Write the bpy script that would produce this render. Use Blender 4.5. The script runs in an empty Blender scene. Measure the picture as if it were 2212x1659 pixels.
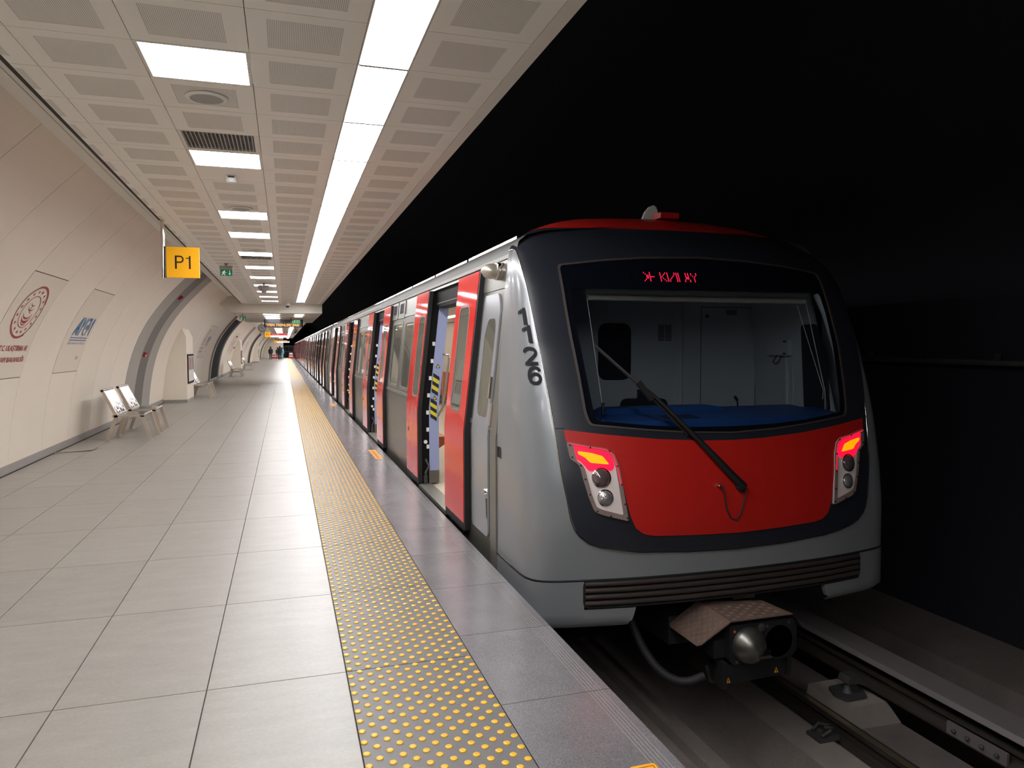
import bpy, bmesh, math, random
import numpy as np
from mathutils import Vector, Matrix
random.seed(7)
SC = bpy.context.scene
COL = SC.collection

# ------------------------------------------------------------------ camera
CAM_H, CAM_YAW, CAM_PITCH, CAM_ROLL, CAM_F = 1.6, 0.3017, 0.0503, -0.002875, 1577.6
cam_d = bpy.data.cameras.new('camera'); cam = bpy.data.objects.new('camera', cam_d); COL.objects.link(cam)
cam_d.sensor_fit = 'HORIZONTAL'; cam_d.sensor_width = 36.0; cam_d.lens = 36.0 * CAM_F / 2212.0
cam_d.clip_start = 0.05; cam_d.clip_end = 400
_f = Vector((math.sin(CAM_YAW)*math.cos(CAM_PITCH), math.cos(CAM_YAW)*math.cos(CAM_PITCH), -math.sin(CAM_PITCH)))
_r = Vector((math.cos(CAM_YAW), -math.sin(CAM_YAW), 0)); _u = _r.cross(_f)
_r2 = math.cos(CAM_ROLL)*_r + math.sin(CAM_ROLL)*_u; _u2 = -math.sin(CAM_ROLL)*_r + math.cos(CAM_ROLL)*_u
cam.matrix_world = Matrix(((_r2.x, _u2.x, -_f.x, 0), (_r2.y, _u2.y, -_f.y, 0), (_r2.z, _u2.z, -_f.z, CAM_H), (0, 0, 0, 1)))
SC.camera = cam
# ------------------------------------------------------------------ world, exposure (underground: no sky, no sun)
w = bpy.data.worlds.new('world'); SC.world = w; w.use_nodes = True
w.node_tree.nodes['Background'].inputs[0].default_value = (0.004, 0.005, 0.009, 1)
w.node_tree.nodes['Background'].inputs[1].default_value = 1.0
vs = SC.view_settings
vs.view_transform = 'Standard'; vs.look = 'None'; vs.exposure = 0.36; vs.gamma = 1.0; vs.use_curve_mapping = False
STRIP_E, PANEL_E, CABIN_E = 20.0, 17.0, 8.0      # emission of the lamps of the place

# ------------------------------------------------------------------ helpers
def lin(c):
    return tuple((v/12.92 if v <= .04045 else ((v+.055)/1.055)**2.4) for v in [x/255.0 for x in c])

def mat(name, col, rough=.5, metal=0., noise=0., nscale=4., nstretch=(1, 1, 1), bump=0., bscale=60., emit=0., ecol=None,
        coat=0., spec=.5, objrand=0., speck=0., speckscale=300.):
    m = bpy.data.materials.new(name); m.use_nodes = True
    nt = m.node_tree; b = nt.nodes['Principled BSDF']
    c = lin(col) + (1,)
    b.inputs['Base Color'].default_value = c
    b.inputs['Roughness'].default_value = rough; b.inputs['Metallic'].default_value = metal
    b.inputs['Specular IOR Level'].default_value = spec
    b.inputs['Coat Weight'].default_value = coat; b.inputs['Coat Roughness'].default_value = .05
    if emit:
        b.inputs['Emission Color'].default_value = lin(ecol or col) + (1,); b.inputs['Emission Strength'].default_value = emit
    tc = mp = None
    def coords():
        nonlocal tc, mp
        if tc is None:
            tc = nt.nodes.new('ShaderNodeTexCoord'); mp = nt.nodes.new('ShaderNodeMapping')
            nt.links.new(tc.outputs['Object'], mp.inputs[0])
            if objrand:
                oi = nt.nodes.new('ShaderNodeObjectInfo'); vm = nt.nodes.new('ShaderNodeVectorMath'); vm.operation = 'SCALE'
                vm.inputs[0].default_value = (37, 53, 11); nt.links.new(oi.outputs['Random'], vm.inputs['Scale'])
                nt.links.new(vm.outputs[0], mp.inputs['Location'])
        return mp.outputs[0]
    val = None
    if noise:
        sm = nt.nodes.new('ShaderNodeMapping'); sm.inputs['Scale'].default_value = nstretch; nt.links.new(coords(), sm.inputs[0])
        n = nt.nodes.new('ShaderNodeTexNoise'); n.inputs['Scale'].default_value = nscale; n.inputs['Detail'].default_value = 6
        n.inputs['Roughness'].default_value = .6
        nt.links.new(sm.outputs[0], n.inputs[0])
        mr = nt.nodes.new('ShaderNodeMapRange'); mr.inputs[1].default_value = .25; mr.inputs[2].default_value = .75
        mr.inputs[3].default_value = 1-noise; mr.inputs[4].default_value = 1+noise
        nt.links.new(n.outputs[0], mr.inputs[0]); val = mr.outputs[0]
    if speck:
        n2 = nt.nodes.new('ShaderNodeTexNoise'); n2.inputs['Scale'].default_value = speckscale; n2.inputs['Detail'].default_value = 1
        nt.links.new(coords(), n2.inputs[0])
        mr2 = nt.nodes.new('ShaderNodeMapRange'); mr2.inputs[1].default_value = .35; mr2.inputs[2].default_value = .75
        mr2.inputs[3].default_value = 1-speck; mr2.inputs[4].default_value = 1+speck
        nt.links.new(n2.outputs[0], mr2.inputs[0])
        if val is None: val = mr2.outputs[0]
        else:
            k = nt.nodes.new('ShaderNodeMath'); k.operation = 'MULTIPLY'; nt.links.new(val, k.inputs[0]); nt.links.new(mr2.outputs[0], k.inputs[1]); val = k.outputs[0]
    if objrand:
        oi2 = nt.nodes.new('ShaderNodeObjectInfo'); mr3 = nt.nodes.new('ShaderNodeMapRange')
        mr3.inputs[3].default_value = 1-objrand; mr3.inputs[4].default_value = 1+objrand
        nt.links.new(oi2.outputs['Random'], mr3.inputs[0])
        if val is None: val = mr3.outputs[0]
        else:
            k = nt.nodes.new('ShaderNodeMath'); k.operation = 'MULTIPLY'; nt.links.new(val, k.inputs[0]); nt.links.new(mr3.outputs[0], k.inputs[1]); val = k.outputs[0]
    if val is not None:
        sc = nt.nodes.new('ShaderNodeVectorMath'); sc.operation = 'SCALE'; sc.inputs[0].default_value = c[:3]
        nt.links.new(val, sc.inputs['Scale']); nt.links.new(sc.outputs[0], b.inputs['Base Color'])
    if bump:
        n3 = nt.nodes.new('ShaderNodeTexNoise'); n3.inputs['Scale'].default_value = bscale; n3.inputs['Detail'].default_value = 4
        nt.links.new(coords(), n3.inputs[0])
        bp = nt.nodes.new('ShaderNodeBump'); bp.inputs['Strength'].default_value = bump; bp.inputs['Distance'].default_value = .01
        nt.links.new(n3.outputs[0], bp.inputs['Height']); nt.links.new(bp.outputs[0], b.inputs['Normal'])
    return m

def glass(name, tint, ior=1.45, rough=.02, body=None, bodyfac=0.):
    m = bpy.data.materials.new(name); m.use_nodes = True; nt = m.node_tree
    nt.nodes.remove(nt.nodes['Principled BSDF']); out = nt.nodes['Material Output']
    t = nt.nodes.new('ShaderNodeBsdfTransparent'); t.inputs[0].default_value = lin(tint) + (1,)
    g = nt.nodes.new('ShaderNodeBsdfGlossy'); g.inputs['Roughness'].default_value = rough
    lw = nt.nodes.new('ShaderNodeLayerWeight'); pw = nt.nodes.new('ShaderNodeMath'); pw.operation = 'POWER'; pw.inputs[1].default_value = 4.0
    nt.links.new(lw.outputs['Facing'], pw.inputs[0]); fr = nt.nodes.new('ShaderNodeMath'); fr.operation = 'MULTIPLY_ADD'; fr.inputs[1].default_value = .75; fr.inputs[2].default_value = .035
    nt.links.new(pw.outputs[0], fr.inputs[0])
    src = t.outputs[0]
    if body:
        d = nt.nodes.new('ShaderNodeBsdfDiffuse'); d.inputs[0].default_value = lin(body) + (1,)
        mx0 = nt.nodes.new('ShaderNodeMixShader'); mx0.inputs[0].default_value = bodyfac
        nt.links.new(src, mx0.inputs[1]); nt.links.new(d.outputs[0], mx0.inputs[2]); src = mx0.outputs[0]
    mx = nt.nodes.new('ShaderNodeMixShader'); nt.links.new(fr.outputs[0], mx.inputs[0])
    nt.links.new(src, mx.inputs[1]); nt.links.new(g.outputs[0], mx.inputs[2]); nt.links.new(mx.outputs[0], out.inputs[0])
    return m

def emission(name, col, s):
    m = bpy.data.materials.new(name); m.use_nodes = True; nt = m.node_tree
    nt.nodes.remove(nt.nodes['Principled BSDF'])
    e = nt.nodes.new('ShaderNodeEmission'); e.inputs[0].default_value = lin(col) + (1,); e.inputs[1].default_value = s
    nt.links.new(e.outputs[0], nt.nodes['Material Output'].inputs[0])
    return m

def origin(o):
    v = Vector((0, 0, 0))
    while o is not None:
        v = v + o.location; o = o.parent
    return v

class MB:
    """collects geometry in world coordinates; build() links it as ONE mesh object"""
    def __init__(s): s.v = []; s.f = []; s.m = []
    def face(s, pts, mi=0):
        i = len(s.v); s.v += [tuple(p) for p in pts]; s.f.append(tuple(range(i, i+len(pts)))); s.m.append(mi); return s
    def box(s, x0, x1, y0, y1, z0, z1, mi=0):
        return s.hexa([(x0, y0, z0), (x1, y0, z0), (x1, y1, z0), (x0, y1, z0), (x0, y0, z1), (x1, y0, z1), (x1, y1, z1), (x0, y1, z1)], mi)
    def hexa(s, p, mi=0):
        i = len(s.v); s.v += [tuple(q) for q in p]
        for f in ((3, 2, 1, 0), (4, 5, 6, 7), (0, 1, 5, 4), (1, 2, 6, 5), (2, 3, 7, 6), (3, 0, 4, 7)):
            s.f.append(tuple(i+k for k in f)); s.m.append(mi)
        return s
    def prism(s, poly, fn, d0, d1, mi=0):
        """poly: 2D outline; fn(a,b,d) -> 3D"""
        n = len(poly); i = len(s.v)
        s.v += [tuple(fn(a, b, d0)) for a, b in poly] + [tuple(fn(a, b, d1)) for a, b in poly]
        s.f.append(tuple(range(i+n-1, i-1, -1))); s.m.append(mi)
        s.f.append(tuple(range(i+n, i+2*n))); s.m.append(mi)
        for k in range(n):
            j = (k+1) % n; s.f.append((i+k, i+j, i+n+j, i+n+k)); s.m.append(mi)
        return s
    def grid(s, fn, us, vs_, mi=0, skip=None):
        i = len(s.v); nu, nv = len(us), len(vs_)
        for u in us:
            for v in vs_: s.v.append(tuple(fn(u, v)))
        for a in range(nu-1):
            for b in range(nv-1):
                if skip and skip((us[a]+us[a+1])/2, (vs_[b]+vs_[b+1])/2): continue
                s.f.append((i+a*nv+b, i+(a+1)*nv+b, i+(a+1)*nv+b+1, i+a*nv+b+1)); s.m.append(mi)
        return s
    def tube(s, pts, r, n=8, mi=0, cap=True):
        pts = [Vector(p) for p in pts]; rs = r if isinstance(r, (list, tuple)) else [r]*len(pts)
        i = len(s.v); up = Vector((0, 0, 1)); prev = None
        for k, p in enumerate(pts):
            t = (pts[min(k+1, len(pts)-1)]-pts[max(k-1, 0)]).normalized()
            a = t.cross(up if abs(t.z) < .95 else Vector((0, 1, 0))) if prev is None else prev - t*prev.dot(t)
            a.normalize(); prev = a; b = t.cross(a)
            for q in range(n):
                th = 2*math.pi*q/n; s.v.append(tuple(p + (a*math.cos(th)+b*math.sin(th))*rs[k]))
        for k in range(len(pts)-1):
            for q in range(n):
                j = (q+1) % n; s.f.append((i+k*n+q, i+k*n+j, i+(k+1)*n+j, i+(k+1)*n+q)); s.m.append(mi)
        if cap:
            s.f.append(tuple(i+q for q in range(n-1, -1, -1))); s.m.append(mi)
            e = i+(len(pts)-1)*n; s.f.append(tuple(e+q for q in range(n))); s.m.append(mi)
        return s
    def lathe(s, prof, o, axis='z', n=20, mi=0, ax=None):
        """prof: [(radius, height)] along the axis from o"""
        A = Vector(ax).normalized() if ax else {'x': Vector((1, 0, 0)), 'y': Vector((0, 1, 0)), 'z': Vector((0, 0, 1))}[axis]
        a = A.orthogonal().normalized(); b = A.cross(a); o = Vector(o); i = len(s.v)
        for r, h in prof:
            for q in range(n):
                th = 2*math.pi*q/n; s.v.append(tuple(o + A*h + (a*math.cos(th)+b*math.sin(th))*r))
        for k in range(len(prof)-1):
            for q in range(n):
                j = (q+1) % n; s.f.append((i+k*n+q, i+k*n+j, i+(k+1)*n+j, i+(k+1)*n+q)); s.m.append(mi)
        s.f.append(tuple(i+q for q in range(n-1, -1, -1))); s.m.append(mi)
        e = i+(len(prof)-1)*n; s.f.append(tuple(e+q for q in range(n))); s.m.append(mi)
        return s
    def build(s, name, mats, parent=None, smooth=None, fix=True):
        me = bpy.data.meshes.new(name); off = origin(parent) if parent else Vector((0, 0, 0))
        me.from_pydata([(v[0]-off.x, v[1]-off.y, v[2]-off.z) for v in s.v], [], s.f)
        if not isinstance(mats, (list, tuple)): mats = [mats]
        for m in mats: me.materials.append(m)
        me.polygons.foreach_set('material_index', s.m)
        if fix:
            bm = bmesh.new(); bm.from_mesh(me); bmesh.ops.remove_doubles(bm, verts=bm.verts, dist=1e-5)
            bmesh.ops.recalc_face_normals(bm, faces=bm.faces); bm.to_mesh(me); bm.free()
        if smooth:
            me.polygons.foreach_set('use_smooth', [True]*len(me.polygons)); me.set_sharp_from_angle(angle=math.radians(smooth))
        me.update()
        o = bpy.data.objects.new(name, me); COL.objects.link(o); o.parent = parent
        return o

def tag(o, label=None, cat=None, group=None, kind=None):
    for k, v in (('label', label), ('category', cat), ('group', group), ('kind', kind)):
        if v: o[k] = v
    return o
def thing(name, label, cat, loc, group=None):
    o = bpy.data.objects.new(name, None); COL.objects.link(o); o.location = loc; o.empty_display_size = .1
    return tag(o, label, cat, group)
def struct(o): o['kind'] = 'structure'; return o
def copy_tree(o, parent=None):
    c = o.copy(); COL.objects.link(c); c.parent = parent
    for ch in list(o.children): copy_tree(ch, c)
    return c
def dup(o, parent, loc):
    c = o.copy(); COL.objects.link(c); c.parent = parent; c.location = loc; return c
ORD = ['first', 'second', 'third', 'fourth', 'fifth', 'sixth', 'seventh', 'eighth', 'ninth', 'tenth', 'eleventh', 'twelfth', 'thirteenth', 'fourteenth', 'fifteenth',
       'sixteenth', 'seventeenth', 'eighteenth', 'nineteenth', 'twentieth', 'twenty-first', 'twenty-second', 'twenty-third', 'twenty-fourth', 'twenty-fifth', 'twenty-sixth',
       'twenty-seventh', 'twenty-eighth', 'twenty-ninth', 'thirtieth']

def roundpoly(p, r, seg=5):
    out = []; n = len(p)
    for i in range(n):
        a, b, c = Vector(p[i-1]), Vector(p[i]), Vector(p[(i+1) % n])
        u, v = a-b, c-b; ri = r[i] if isinstance(r, (list, tuple)) else r
        if ri <= 0: out.append(tuple(b)); continue
        d = min(ri, u.length*.45, v.length*.45); p0 = b+u.normalized()*d; p1 = b+v.normalized()*d
        for k in range(seg+1):
            t = k/seg; out.append(tuple((1-t)**2*p0 + 2*t*(1-t)*b + t*t*p1))
    return out
def rrect(x0, x1, y0, y1, r, seg=5): return roundpoly([(x0, y0), (x1, y0), (x1, y1), (x0, y1)], r, seg)
def polar(poly, c, ths):
    out = []; n = len(poly)
    for th in ths:
        dx, dy = math.cos(th), math.sin(th); best = None
        for i in range(n):
            x1, y1 = poly[i][0]-c[0], poly[i][1]-c[1]; x2, y2 = poly[(i+1) % n][0]-c[0], poly[(i+1) % n][1]-c[1]
            ex, ey = x2-x1, y2-y1; den = dx*ey-dy*ex
            if abs(den) < 1e-12: continue
            t = (x1*ey-y1*ex)/den; k = (x1*dy-y1*dx)/den
            if t > 0 and -1e-6 <= k <= 1+1e-6 and (best is None or t > best): best = t
        best = best if best is not None else 1e-4
        out.append((c[0]+dx*best, c[1]+dy*best))
    return out
def angles(c, *polys, n=72):
    s = set(round(-math.pi + 2*math.pi*i/n, 5) for i in range(n))
    for p in polys:
        for x, y in p: s.add(round(math.atan2(y-c[1], x-c[0]), 5))
    return sorted(s)
def ringmesh(outer, inner, c, f, t, nr=6, n=72, mb=None, mi=0):
    """solid sheet between two star-shaped outlines (inner None: full patch); f(p, d) -> 3D, thickness t along -d"""
    mb = mb or MB(); ths = angles(c, outer, *( [inner] if inner else []), n=n)
    o = polar(outer, c, ths); q = polar(inner, c, ths) if inner else [c]*len(ths)
    N = len(ths); base = len(mb.v)
    for side in (0, 1):
        for r in range(nr+1):
            k = r/nr
            for a, b in zip(o, q): mb.v.append(tuple(f((a[0]+(b[0]-a[0])*k, a[1]+(b[1]-a[1])*k), -t*side)))
    L = (nr+1)*N
    for side in (0, 1):
        for r in range(nr):
            for i in range(N):
                j = (i+1) % N; A = base+side*L+r*N
                if r == nr-1 and not inner: fc = (A+i, A+j, A+N+i)
                else: fc = (A+i, A+j, A+N+j, A+N+i)
                mb.f.append(fc if side == 0 else fc[::-1]); mb.m.append(mi)
    for r in ((0, nr) if inner else (0,)):
        for i in range(N):
            j = (i+1) % N; A = base+r*N; B = base+L+r*N
            mb.f.append((A+i, B+i, B+j, A+j)); mb.m.append(mi)
    return mb
def textpts(txt, size=1.0, bold=0.0, res=2):
    """flat mesh (verts2d, faces, width) of a line of text"""
    cu = bpy.data.curves.new('t', 'FONT'); cu.body = txt; cu.size = size; cu.resolution_u = res; cu.offset = bold
    ob = bpy.data.objects.new('t', cu); COL.objects.link(ob)
    dg = bpy.context.evaluated_depsgraph_get(); me = ob.evaluated_get(dg).to_mesh()
    v = [(p.co.x, p.co.y) for p in me.vertices]; f = [tuple(p.vertices) for p in me.polygons]
    ob.evaluated_get(dg).to_mesh_clear(); bpy.data.objects.remove(ob); bpy.data.curves.remove(cu)
    return v, f
def addtext(mb, txt, fn, w=None, h=None, mi=0, bold=0., x0=0., y0=0., shear=0., res=2):
    """lettering fitted into a w x h box whose lower left corner is (x0,y0); fn(a,b) -> 3D"""
    v, f = textpts(txt, 1.0, bold, res); xs = [p[0] for p in v]; ys = [p[1] for p in v]
    sx = w/(max(xs)-min(xs)) if w else None; sy = h/(max(ys)-min(ys)) if h else None
    sx = sx or sy; sy = sy or sx; i = len(mb.v)
    for x, y in v:
        b = (y-min(ys))*sy; mb.v.append(tuple(fn(x0+(x-min(xs))*sx+shear*b, y0+b)))
    for q in f: mb.f.append(tuple(i+k for k in q)); mb.m.append(mi)
    return mb

# ------------------------------------------------------------------ materials
m_tile = mat('floor_tile', (147, 143, 136), .36, spec=.4, noise=.09, nscale=3.0, nstretch=(1.2, 3.2, 1), objrand=.03, bump=.03, bscale=25, speck=.04, speckscale=60)
m_grout = mat('grout', (58, 54, 50), .85)
m_tact = mat('tactile_plate', (102, 99, 98), .45, noise=.08, nscale=6, speck=.16, speckscale=220)
m_stud = mat('stud_yellow', (218, 168, 36), .35, noise=.12, nscale=30)
m_slab = mat('edge_granite', (112, 109, 111), .25, noise=.14, nscale=3, speck=.34, speckscale=260, objrand=.03)
m_groove = mat('slab_groove', (128, 122, 118), .6)
m_wall = mat('wall_panel', (234, 226, 211), .42, noise=.015, nscale=1.2, objrand=.012)
m_wallgap = mat('wall_gap', (34, 30, 28), .9)
m_print = mat('panel_sheet', (224, 215, 199), .4, noise=.01, nscale=2)
m_band_l = mat('band_light_grey', (160, 158, 151), .5, noise=.02)
m_band_d = mat('band_dark_grey', (104, 101, 97), .5, noise=.02)
m_band_b = mat('band_black', (40, 41, 44), .85, spec=.1, noise=.02)
m_skirt = mat('skirting', (150, 146, 142), .4, noise=.04, nscale=5)
m_ceil = mat('ceiling_panel', (243, 240, 231), .45, noise=.012, nscale=2, objrand=.01)
m_ceilback = mat('ceiling_void', (60, 56, 52), .9)
m_trim = mat('ceiling_trim', (226, 220, 210), .45, noise=.015)
m_beam = mat('beam_plaster', (222, 217, 205), .6, noise=.015)
m_concrete = mat('track_concrete', (104, 95, 90), .85, noise=.22, nscale=2.5, bump=.25, bscale=18, speck=.10, speckscale=90)
m_concrete_l = mat('track_plinth', (138, 128, 121), .85, noise=.2, nscale=3, bump=.25, bscale=22)
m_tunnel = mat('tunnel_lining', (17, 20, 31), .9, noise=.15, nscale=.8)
m_rail = mat('rail_steel', (86, 78, 72), .45, metal=.7, noise=.2, nscale=9, nstretch=(4, .5, 4))
m_railhead = mat('rail_head', (196, 178, 150), .3, metal=.9)
m_iron = mat('cast_iron', (78, 76, 76), .6, metal=.5, noise=.15, nscale=12)
m_cover = mat('third_rail_cover', (104, 98, 97), .42, noise=.08, nscale=4, nstretch=(1, .4, 1))
m_black = mat('black_rubber', (20, 20, 22), .55)
m_border = mat('glass_border', (12, 14, 21), .12)
m_blackgl = mat('black_gloss', (35, 37, 44), .28, coat=.3, noise=.06, nscale=2)
m_mech = mat('mechanism_black', (6, 6, 7), .6, spec=.2)
m_white = mat('white_plastic', (225, 224, 220), .4)
m_roof = mat('roof_grey', (78, 77, 75), .55, noise=.05)
m_silver = mat('silver_paint', (130, 132, 135), .28, metal=.2, noise=.02, nscale=2, coat=.25)
m_steel = mat('brushed_steel', (110, 108, 102), .32, metal=.6, noise=.05, nscale=3, nstretch=(1, .3, 6))
m_steel_l = mat('light_steel', (124, 122, 115), .38, metal=.5, noise=.03, nscale=3)
m_chrome = mat('polished_steel', (222, 218, 212), .1, metal=1.0)
m_bench = mat('bench_steel', (206, 195, 180), .36, metal=.75, noise=.04, nscale=6)
m_mirror = mat('bench_sheet', (190, 182, 182), .13, metal=1.0, bump=.7, bscale=11)
m_red = mat('front_red', (180, 28, 21), .38, noise=.05, nscale=3, nstretch=(3, 3, .5), coat=.15)
m_doorred = mat('door_red', (208, 30, 27), .06, spec=.32, noise=.02, bump=.06, bscale=2.2)
m_grey = mat('cab_door_grey', (146, 148, 153), .18, metal=.2)
m_digit = mat('digit_grey', (46, 46, 49), .9, spec=.05)
m_lav = mat('lavender_panel', (150, 160, 200), .45)
m_yellow = mat('sticker_yellow', (212, 200, 48), .5)
m_stick = mat('platform_sticker', (236, 160, 28), .5)
m_signy = mat('sign_yellow', (246, 176, 8), .45, emit=.12, ecol=(246, 176, 8))
m_ink = mat('ink_black', (26, 22, 20), .6)
m_redink = mat('print_red', (160, 64, 62), .6)
m_blueink = mat('print_blue', (52, 118, 168), .6)
m_greyink = mat('print_greyblue', (120, 134, 150), .6)
m_green = mat('exit_green', (10, 122, 88), .5, emit=.15, ecol=(10, 122, 88))
m_whitelit = mat('exit_white', (240, 245, 240), .5, emit=.3, ecol=(240, 245, 240))
m_housing = mat('lamp_housing', (222, 208, 204), .35)
m_bezel = mat('lamp_bezel', (128, 110, 104), .45, noise=.15, nscale=14)
m_redlight = mat('tail_red', (255, 20, 60), .3, emit=1.1, ecol=(255, 14, 52))
m_amber = mat('tail_amber', (255, 150, 10), .35, emit=1.1, ecol=(255, 142, 0), noise=.3, nscale=260)
m_led = emission('led_red', (255, 36, 72), 1.6)
m_ledo = emission('led_orange', (255, 168, 84), 1.5)
m_ledg = emission('led_green', (60, 230, 130), 1.0)
m_lens = mat('lens_dark', (120, 104, 104), .08, metal=.5, coat=.8)
m_lens2 = mat('lens_clear', (176, 174, 172), .12, metal=.7, coat=.8, bump=.6, bscale=60)
m_gasket = mat('gasket', (60, 53, 48), .55)
m_wipe = mat('wiper_black', (24, 23, 24), .45)
m_cabwall = mat('cab_wall', (170, 174, 178), .55, noise=.02)
m_cabdark = mat('cab_dark', (26, 28, 34), .5)
m_desk = mat('desk_blue', (30, 66, 124), .45)
m_inwall = mat('saloon_wall', (206, 198, 186), .5)
m_infloor = mat('saloon_floor', (176, 166, 150), .5, noise=.05, nscale=8)
m_seat = mat('saloon_seat', (176, 92, 54), .5)
m_plate = mat('tread_plate', (122, 100, 88), .5, metal=.4, noise=.22, nscale=14)
m_couple = mat('coupler_dark', (44, 44, 46), .45, metal=.5, noise=.15, nscale=10)
m_cone = mat('coupler_cone', (128, 126, 120), .34, metal=.9, noise=.25, nscale=18)
m_hose = mat('hose', (34, 33, 34), .7)
m_alarm = mat('alarm_red', (168, 16, 44), .4)
m_grillebar = mat('grille_bar', (66, 58, 54), .4, metal=.3, noise=.15, nscale=5, nstretch=(1, 4, 4))
m_coat1 = mat('coat_black', (24, 24, 30), .8)
m_skin = mat('skin', (190, 140, 112), .6)
m_bluebag = mat('bag_turquoise', (90, 180, 196), .6)
m_barred = mat('barrier_red', (196, 40, 40), .5)
m_glass_front = glass('windscreen_glass', (240, 243, 245))
m_glass_side = glass('window_glass', (190, 192, 182), body=(150, 147, 134), bodyfac=.35)
m_glass_door = glass('door_glass', (190, 194, 184), body=(140, 142, 130), bodyfac=.35)
m_strip = emission('strip_light', (251, 251, 253), STRIP_E)
m_lpanel = emission('panel_light', (251, 251, 253), PANEL_E)
m_cabinl = emission('cabin_light', (255, 246, 232), CABIN_E)

def perforated(name, base, dark, px, py, fx, fy):
    m = mat(name, base, .5); nt = m.node_tree; b = nt.nodes['Principled BSDF']
    tc = nt.nodes.new('ShaderNodeTexCoord'); sep = nt.nodes.new('ShaderNodeSeparateXYZ'); nt.links.new(tc.outputs['Object'], sep.inputs[0])
    outs = []
    for k, p, fr in ((0, px, fx), (1, py, fy)):
        a = nt.nodes.new('ShaderNodeMath'); a.operation = 'DIVIDE'; a.inputs[1].default_value = p; nt.links.new(sep.outputs[k], a.inputs[0])
        fra = nt.nodes.new('ShaderNodeMath'); fra.operation = 'FRACT'; nt.links.new(a.outputs[0], fra.inputs[0])
        lt = nt.nodes.new('ShaderNodeMath'); lt.operation = 'LESS_THAN'; lt.inputs[1].default_value = fr; nt.links.new(fra.outputs[0], lt.inputs[0])
        outs.append(lt.outputs[0])
    mu = nt.nodes.new('ShaderNodeMath'); mu.operation = 'MULTIPLY'; nt.links.new(outs[0], mu.inputs[0]); nt.links.new(outs[1], mu.inputs[1])
    mx = nt.nodes.new('ShaderNodeMix'); mx.data_type = 'RGBA'; nt.links.new(mu.outputs[0], mx.inputs[0])
    mx.inputs[6].default_value = lin(base)+(1,); mx.inputs[7].default_value = lin(dark)+(1,)
    nt.links.new(mx.outputs[2], b.inputs['Base Color'])
    return m
m_perf = perforated('perforated_field', (240, 237, 228), (160, 155, 146), .0086, .0105, .5, .72)

# =================================================================== PLATFORM FLOOR
TL, TY0 = 1.1954, 3.6172
XL = [-3.43, -2.915, -2.275, -1.642, -1.010, -.375, .264]
Y_BACK, Y_END = -9.0, 125.0
floor = struct(MB().box(-3.46, 1.415, Y_BACK, Y_END, -.30, -.012).build('floor', m_grout))
FAR = TY0 + TL*30
tile_meshes = {}
g = .0030
for k in range(-6, 30):
    y0 = TY0 + k*TL
    for c in range(6):
        wdt = XL[c+1]-XL[c]; key = round(wdt, 3)
        if key not in tile_meshes:
            o = MB().box(g, wdt-g, g, TL-g, -.012, 0).build('floor_tile', m_tile, None); o.parent = floor; tile_meshes[key] = o
            o.location = (XL[c], y0, 0)
        else: dup(tile_meshes[key], floor, (XL[c], y0, 0))
MB().box(-3.43, .264, FAR, Y_END, -.012, 0).build('floor_tile_far', m_tile, floor)
# tactile plates with studs
plate0 = None; stud0 = None; nst = 0
SX = [.281 + .0458*i for i in range(14)]; SB = .0885
stud_prof = [(.0155, 0), (.0148, .0035), (.0115, .0058), (.008, .0056)]
rest = MB()
for k in range(-4, 101):
    y0 = TY0 + k*TL
    if k >= 30: p = None
    elif plate0 is None:
        plate0 = MB().box(.264+g, .8975-g, g, TL-g, -.012, .0005).build('tactile_plate', m_tact, None); plate0.parent = floor; p = plate0
        p.location = (0, y0, 0)
    else: p = dup(plate0, floor, (0, y0, 0))
    for r in range(27):
        for i in range(14):
            yy = .022 + r*.04427
            if (i + r + k*27) % 2 or yy > TL-.015: continue
            if k >= -2 and nst < 300 and y0+yy > 2.38:
                if stud0 is None:
                    stud0 = MB().lathe(stud_prof, (0, 0, .0005), n=14).build('stud', m_stud, None, smooth=40); stud0.parent = p; stud0.location = (SX[i], yy, 0)
                else: dup(stud0, p, (SX[i], yy, 0))
                nst += 1
            else:
                n = 10 if y0 < 9 else (6 if y0 < 40 else 4)
                j0 = len(rest.v)
                for (rr, hh) in ((.0155, .0005), (.0145, .0042), (.009, .0062)):
                    for q in range(n):
                        th = 2*math.pi*q/n; rest.v.append((SX[i]+rr*math.cos(th), y0+yy+rr*math.sin(th), hh))
                for a in range(2):
                    for q in range(n):
                        jn = (q+1) % n; rest.f.append((j0+a*n+q, j0+a*n+jn, j0+(a+1)*n+jn, j0+(a+1)*n+q)); rest.m.append(0)
                rest.f.append(tuple(j0+2*n+q for q in range(n))); rest.m.append(0)
so = rest.build('stud_field', m_stud, floor, fix=False, smooth=50); so['kind'] = 'stuff'
MB().box(.264, .8975, FAR, Y_END, -.012, .0005).build('tactile_plate_far', m_tact, floor)
# polished edge slabs
slab0 = None; SP = .8175
for k in range(-14, 46):
    y0 = 3.065 + k*SP
    if slab0 is None:
        mb = MB().box(.8995, 1.43, g*.7, SP-g*.7, -.05, 0)
        for i in range(5): mb.box(1.318+.0165*i, 1.318+.0165*i+.0035, .004, SP-.004, -.01, .0006, 1)
        slab0 = mb.build('edge_slab', [m_slab, m_groove], None); slab0.parent = floor; slab0.location = (0, y0, 0)
    else: dup(slab0, floor, (0, y0, 0))
MB().box(.8995, 1.43, 3.065+46*SP, Y_END, -.05, 0).build('edge_slab_far', m_slab, floor)
MB().box(-3.40, .262, 34.55, 34.72, -.01, .0012).build('yellow_line', m_stick, floor)
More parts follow.
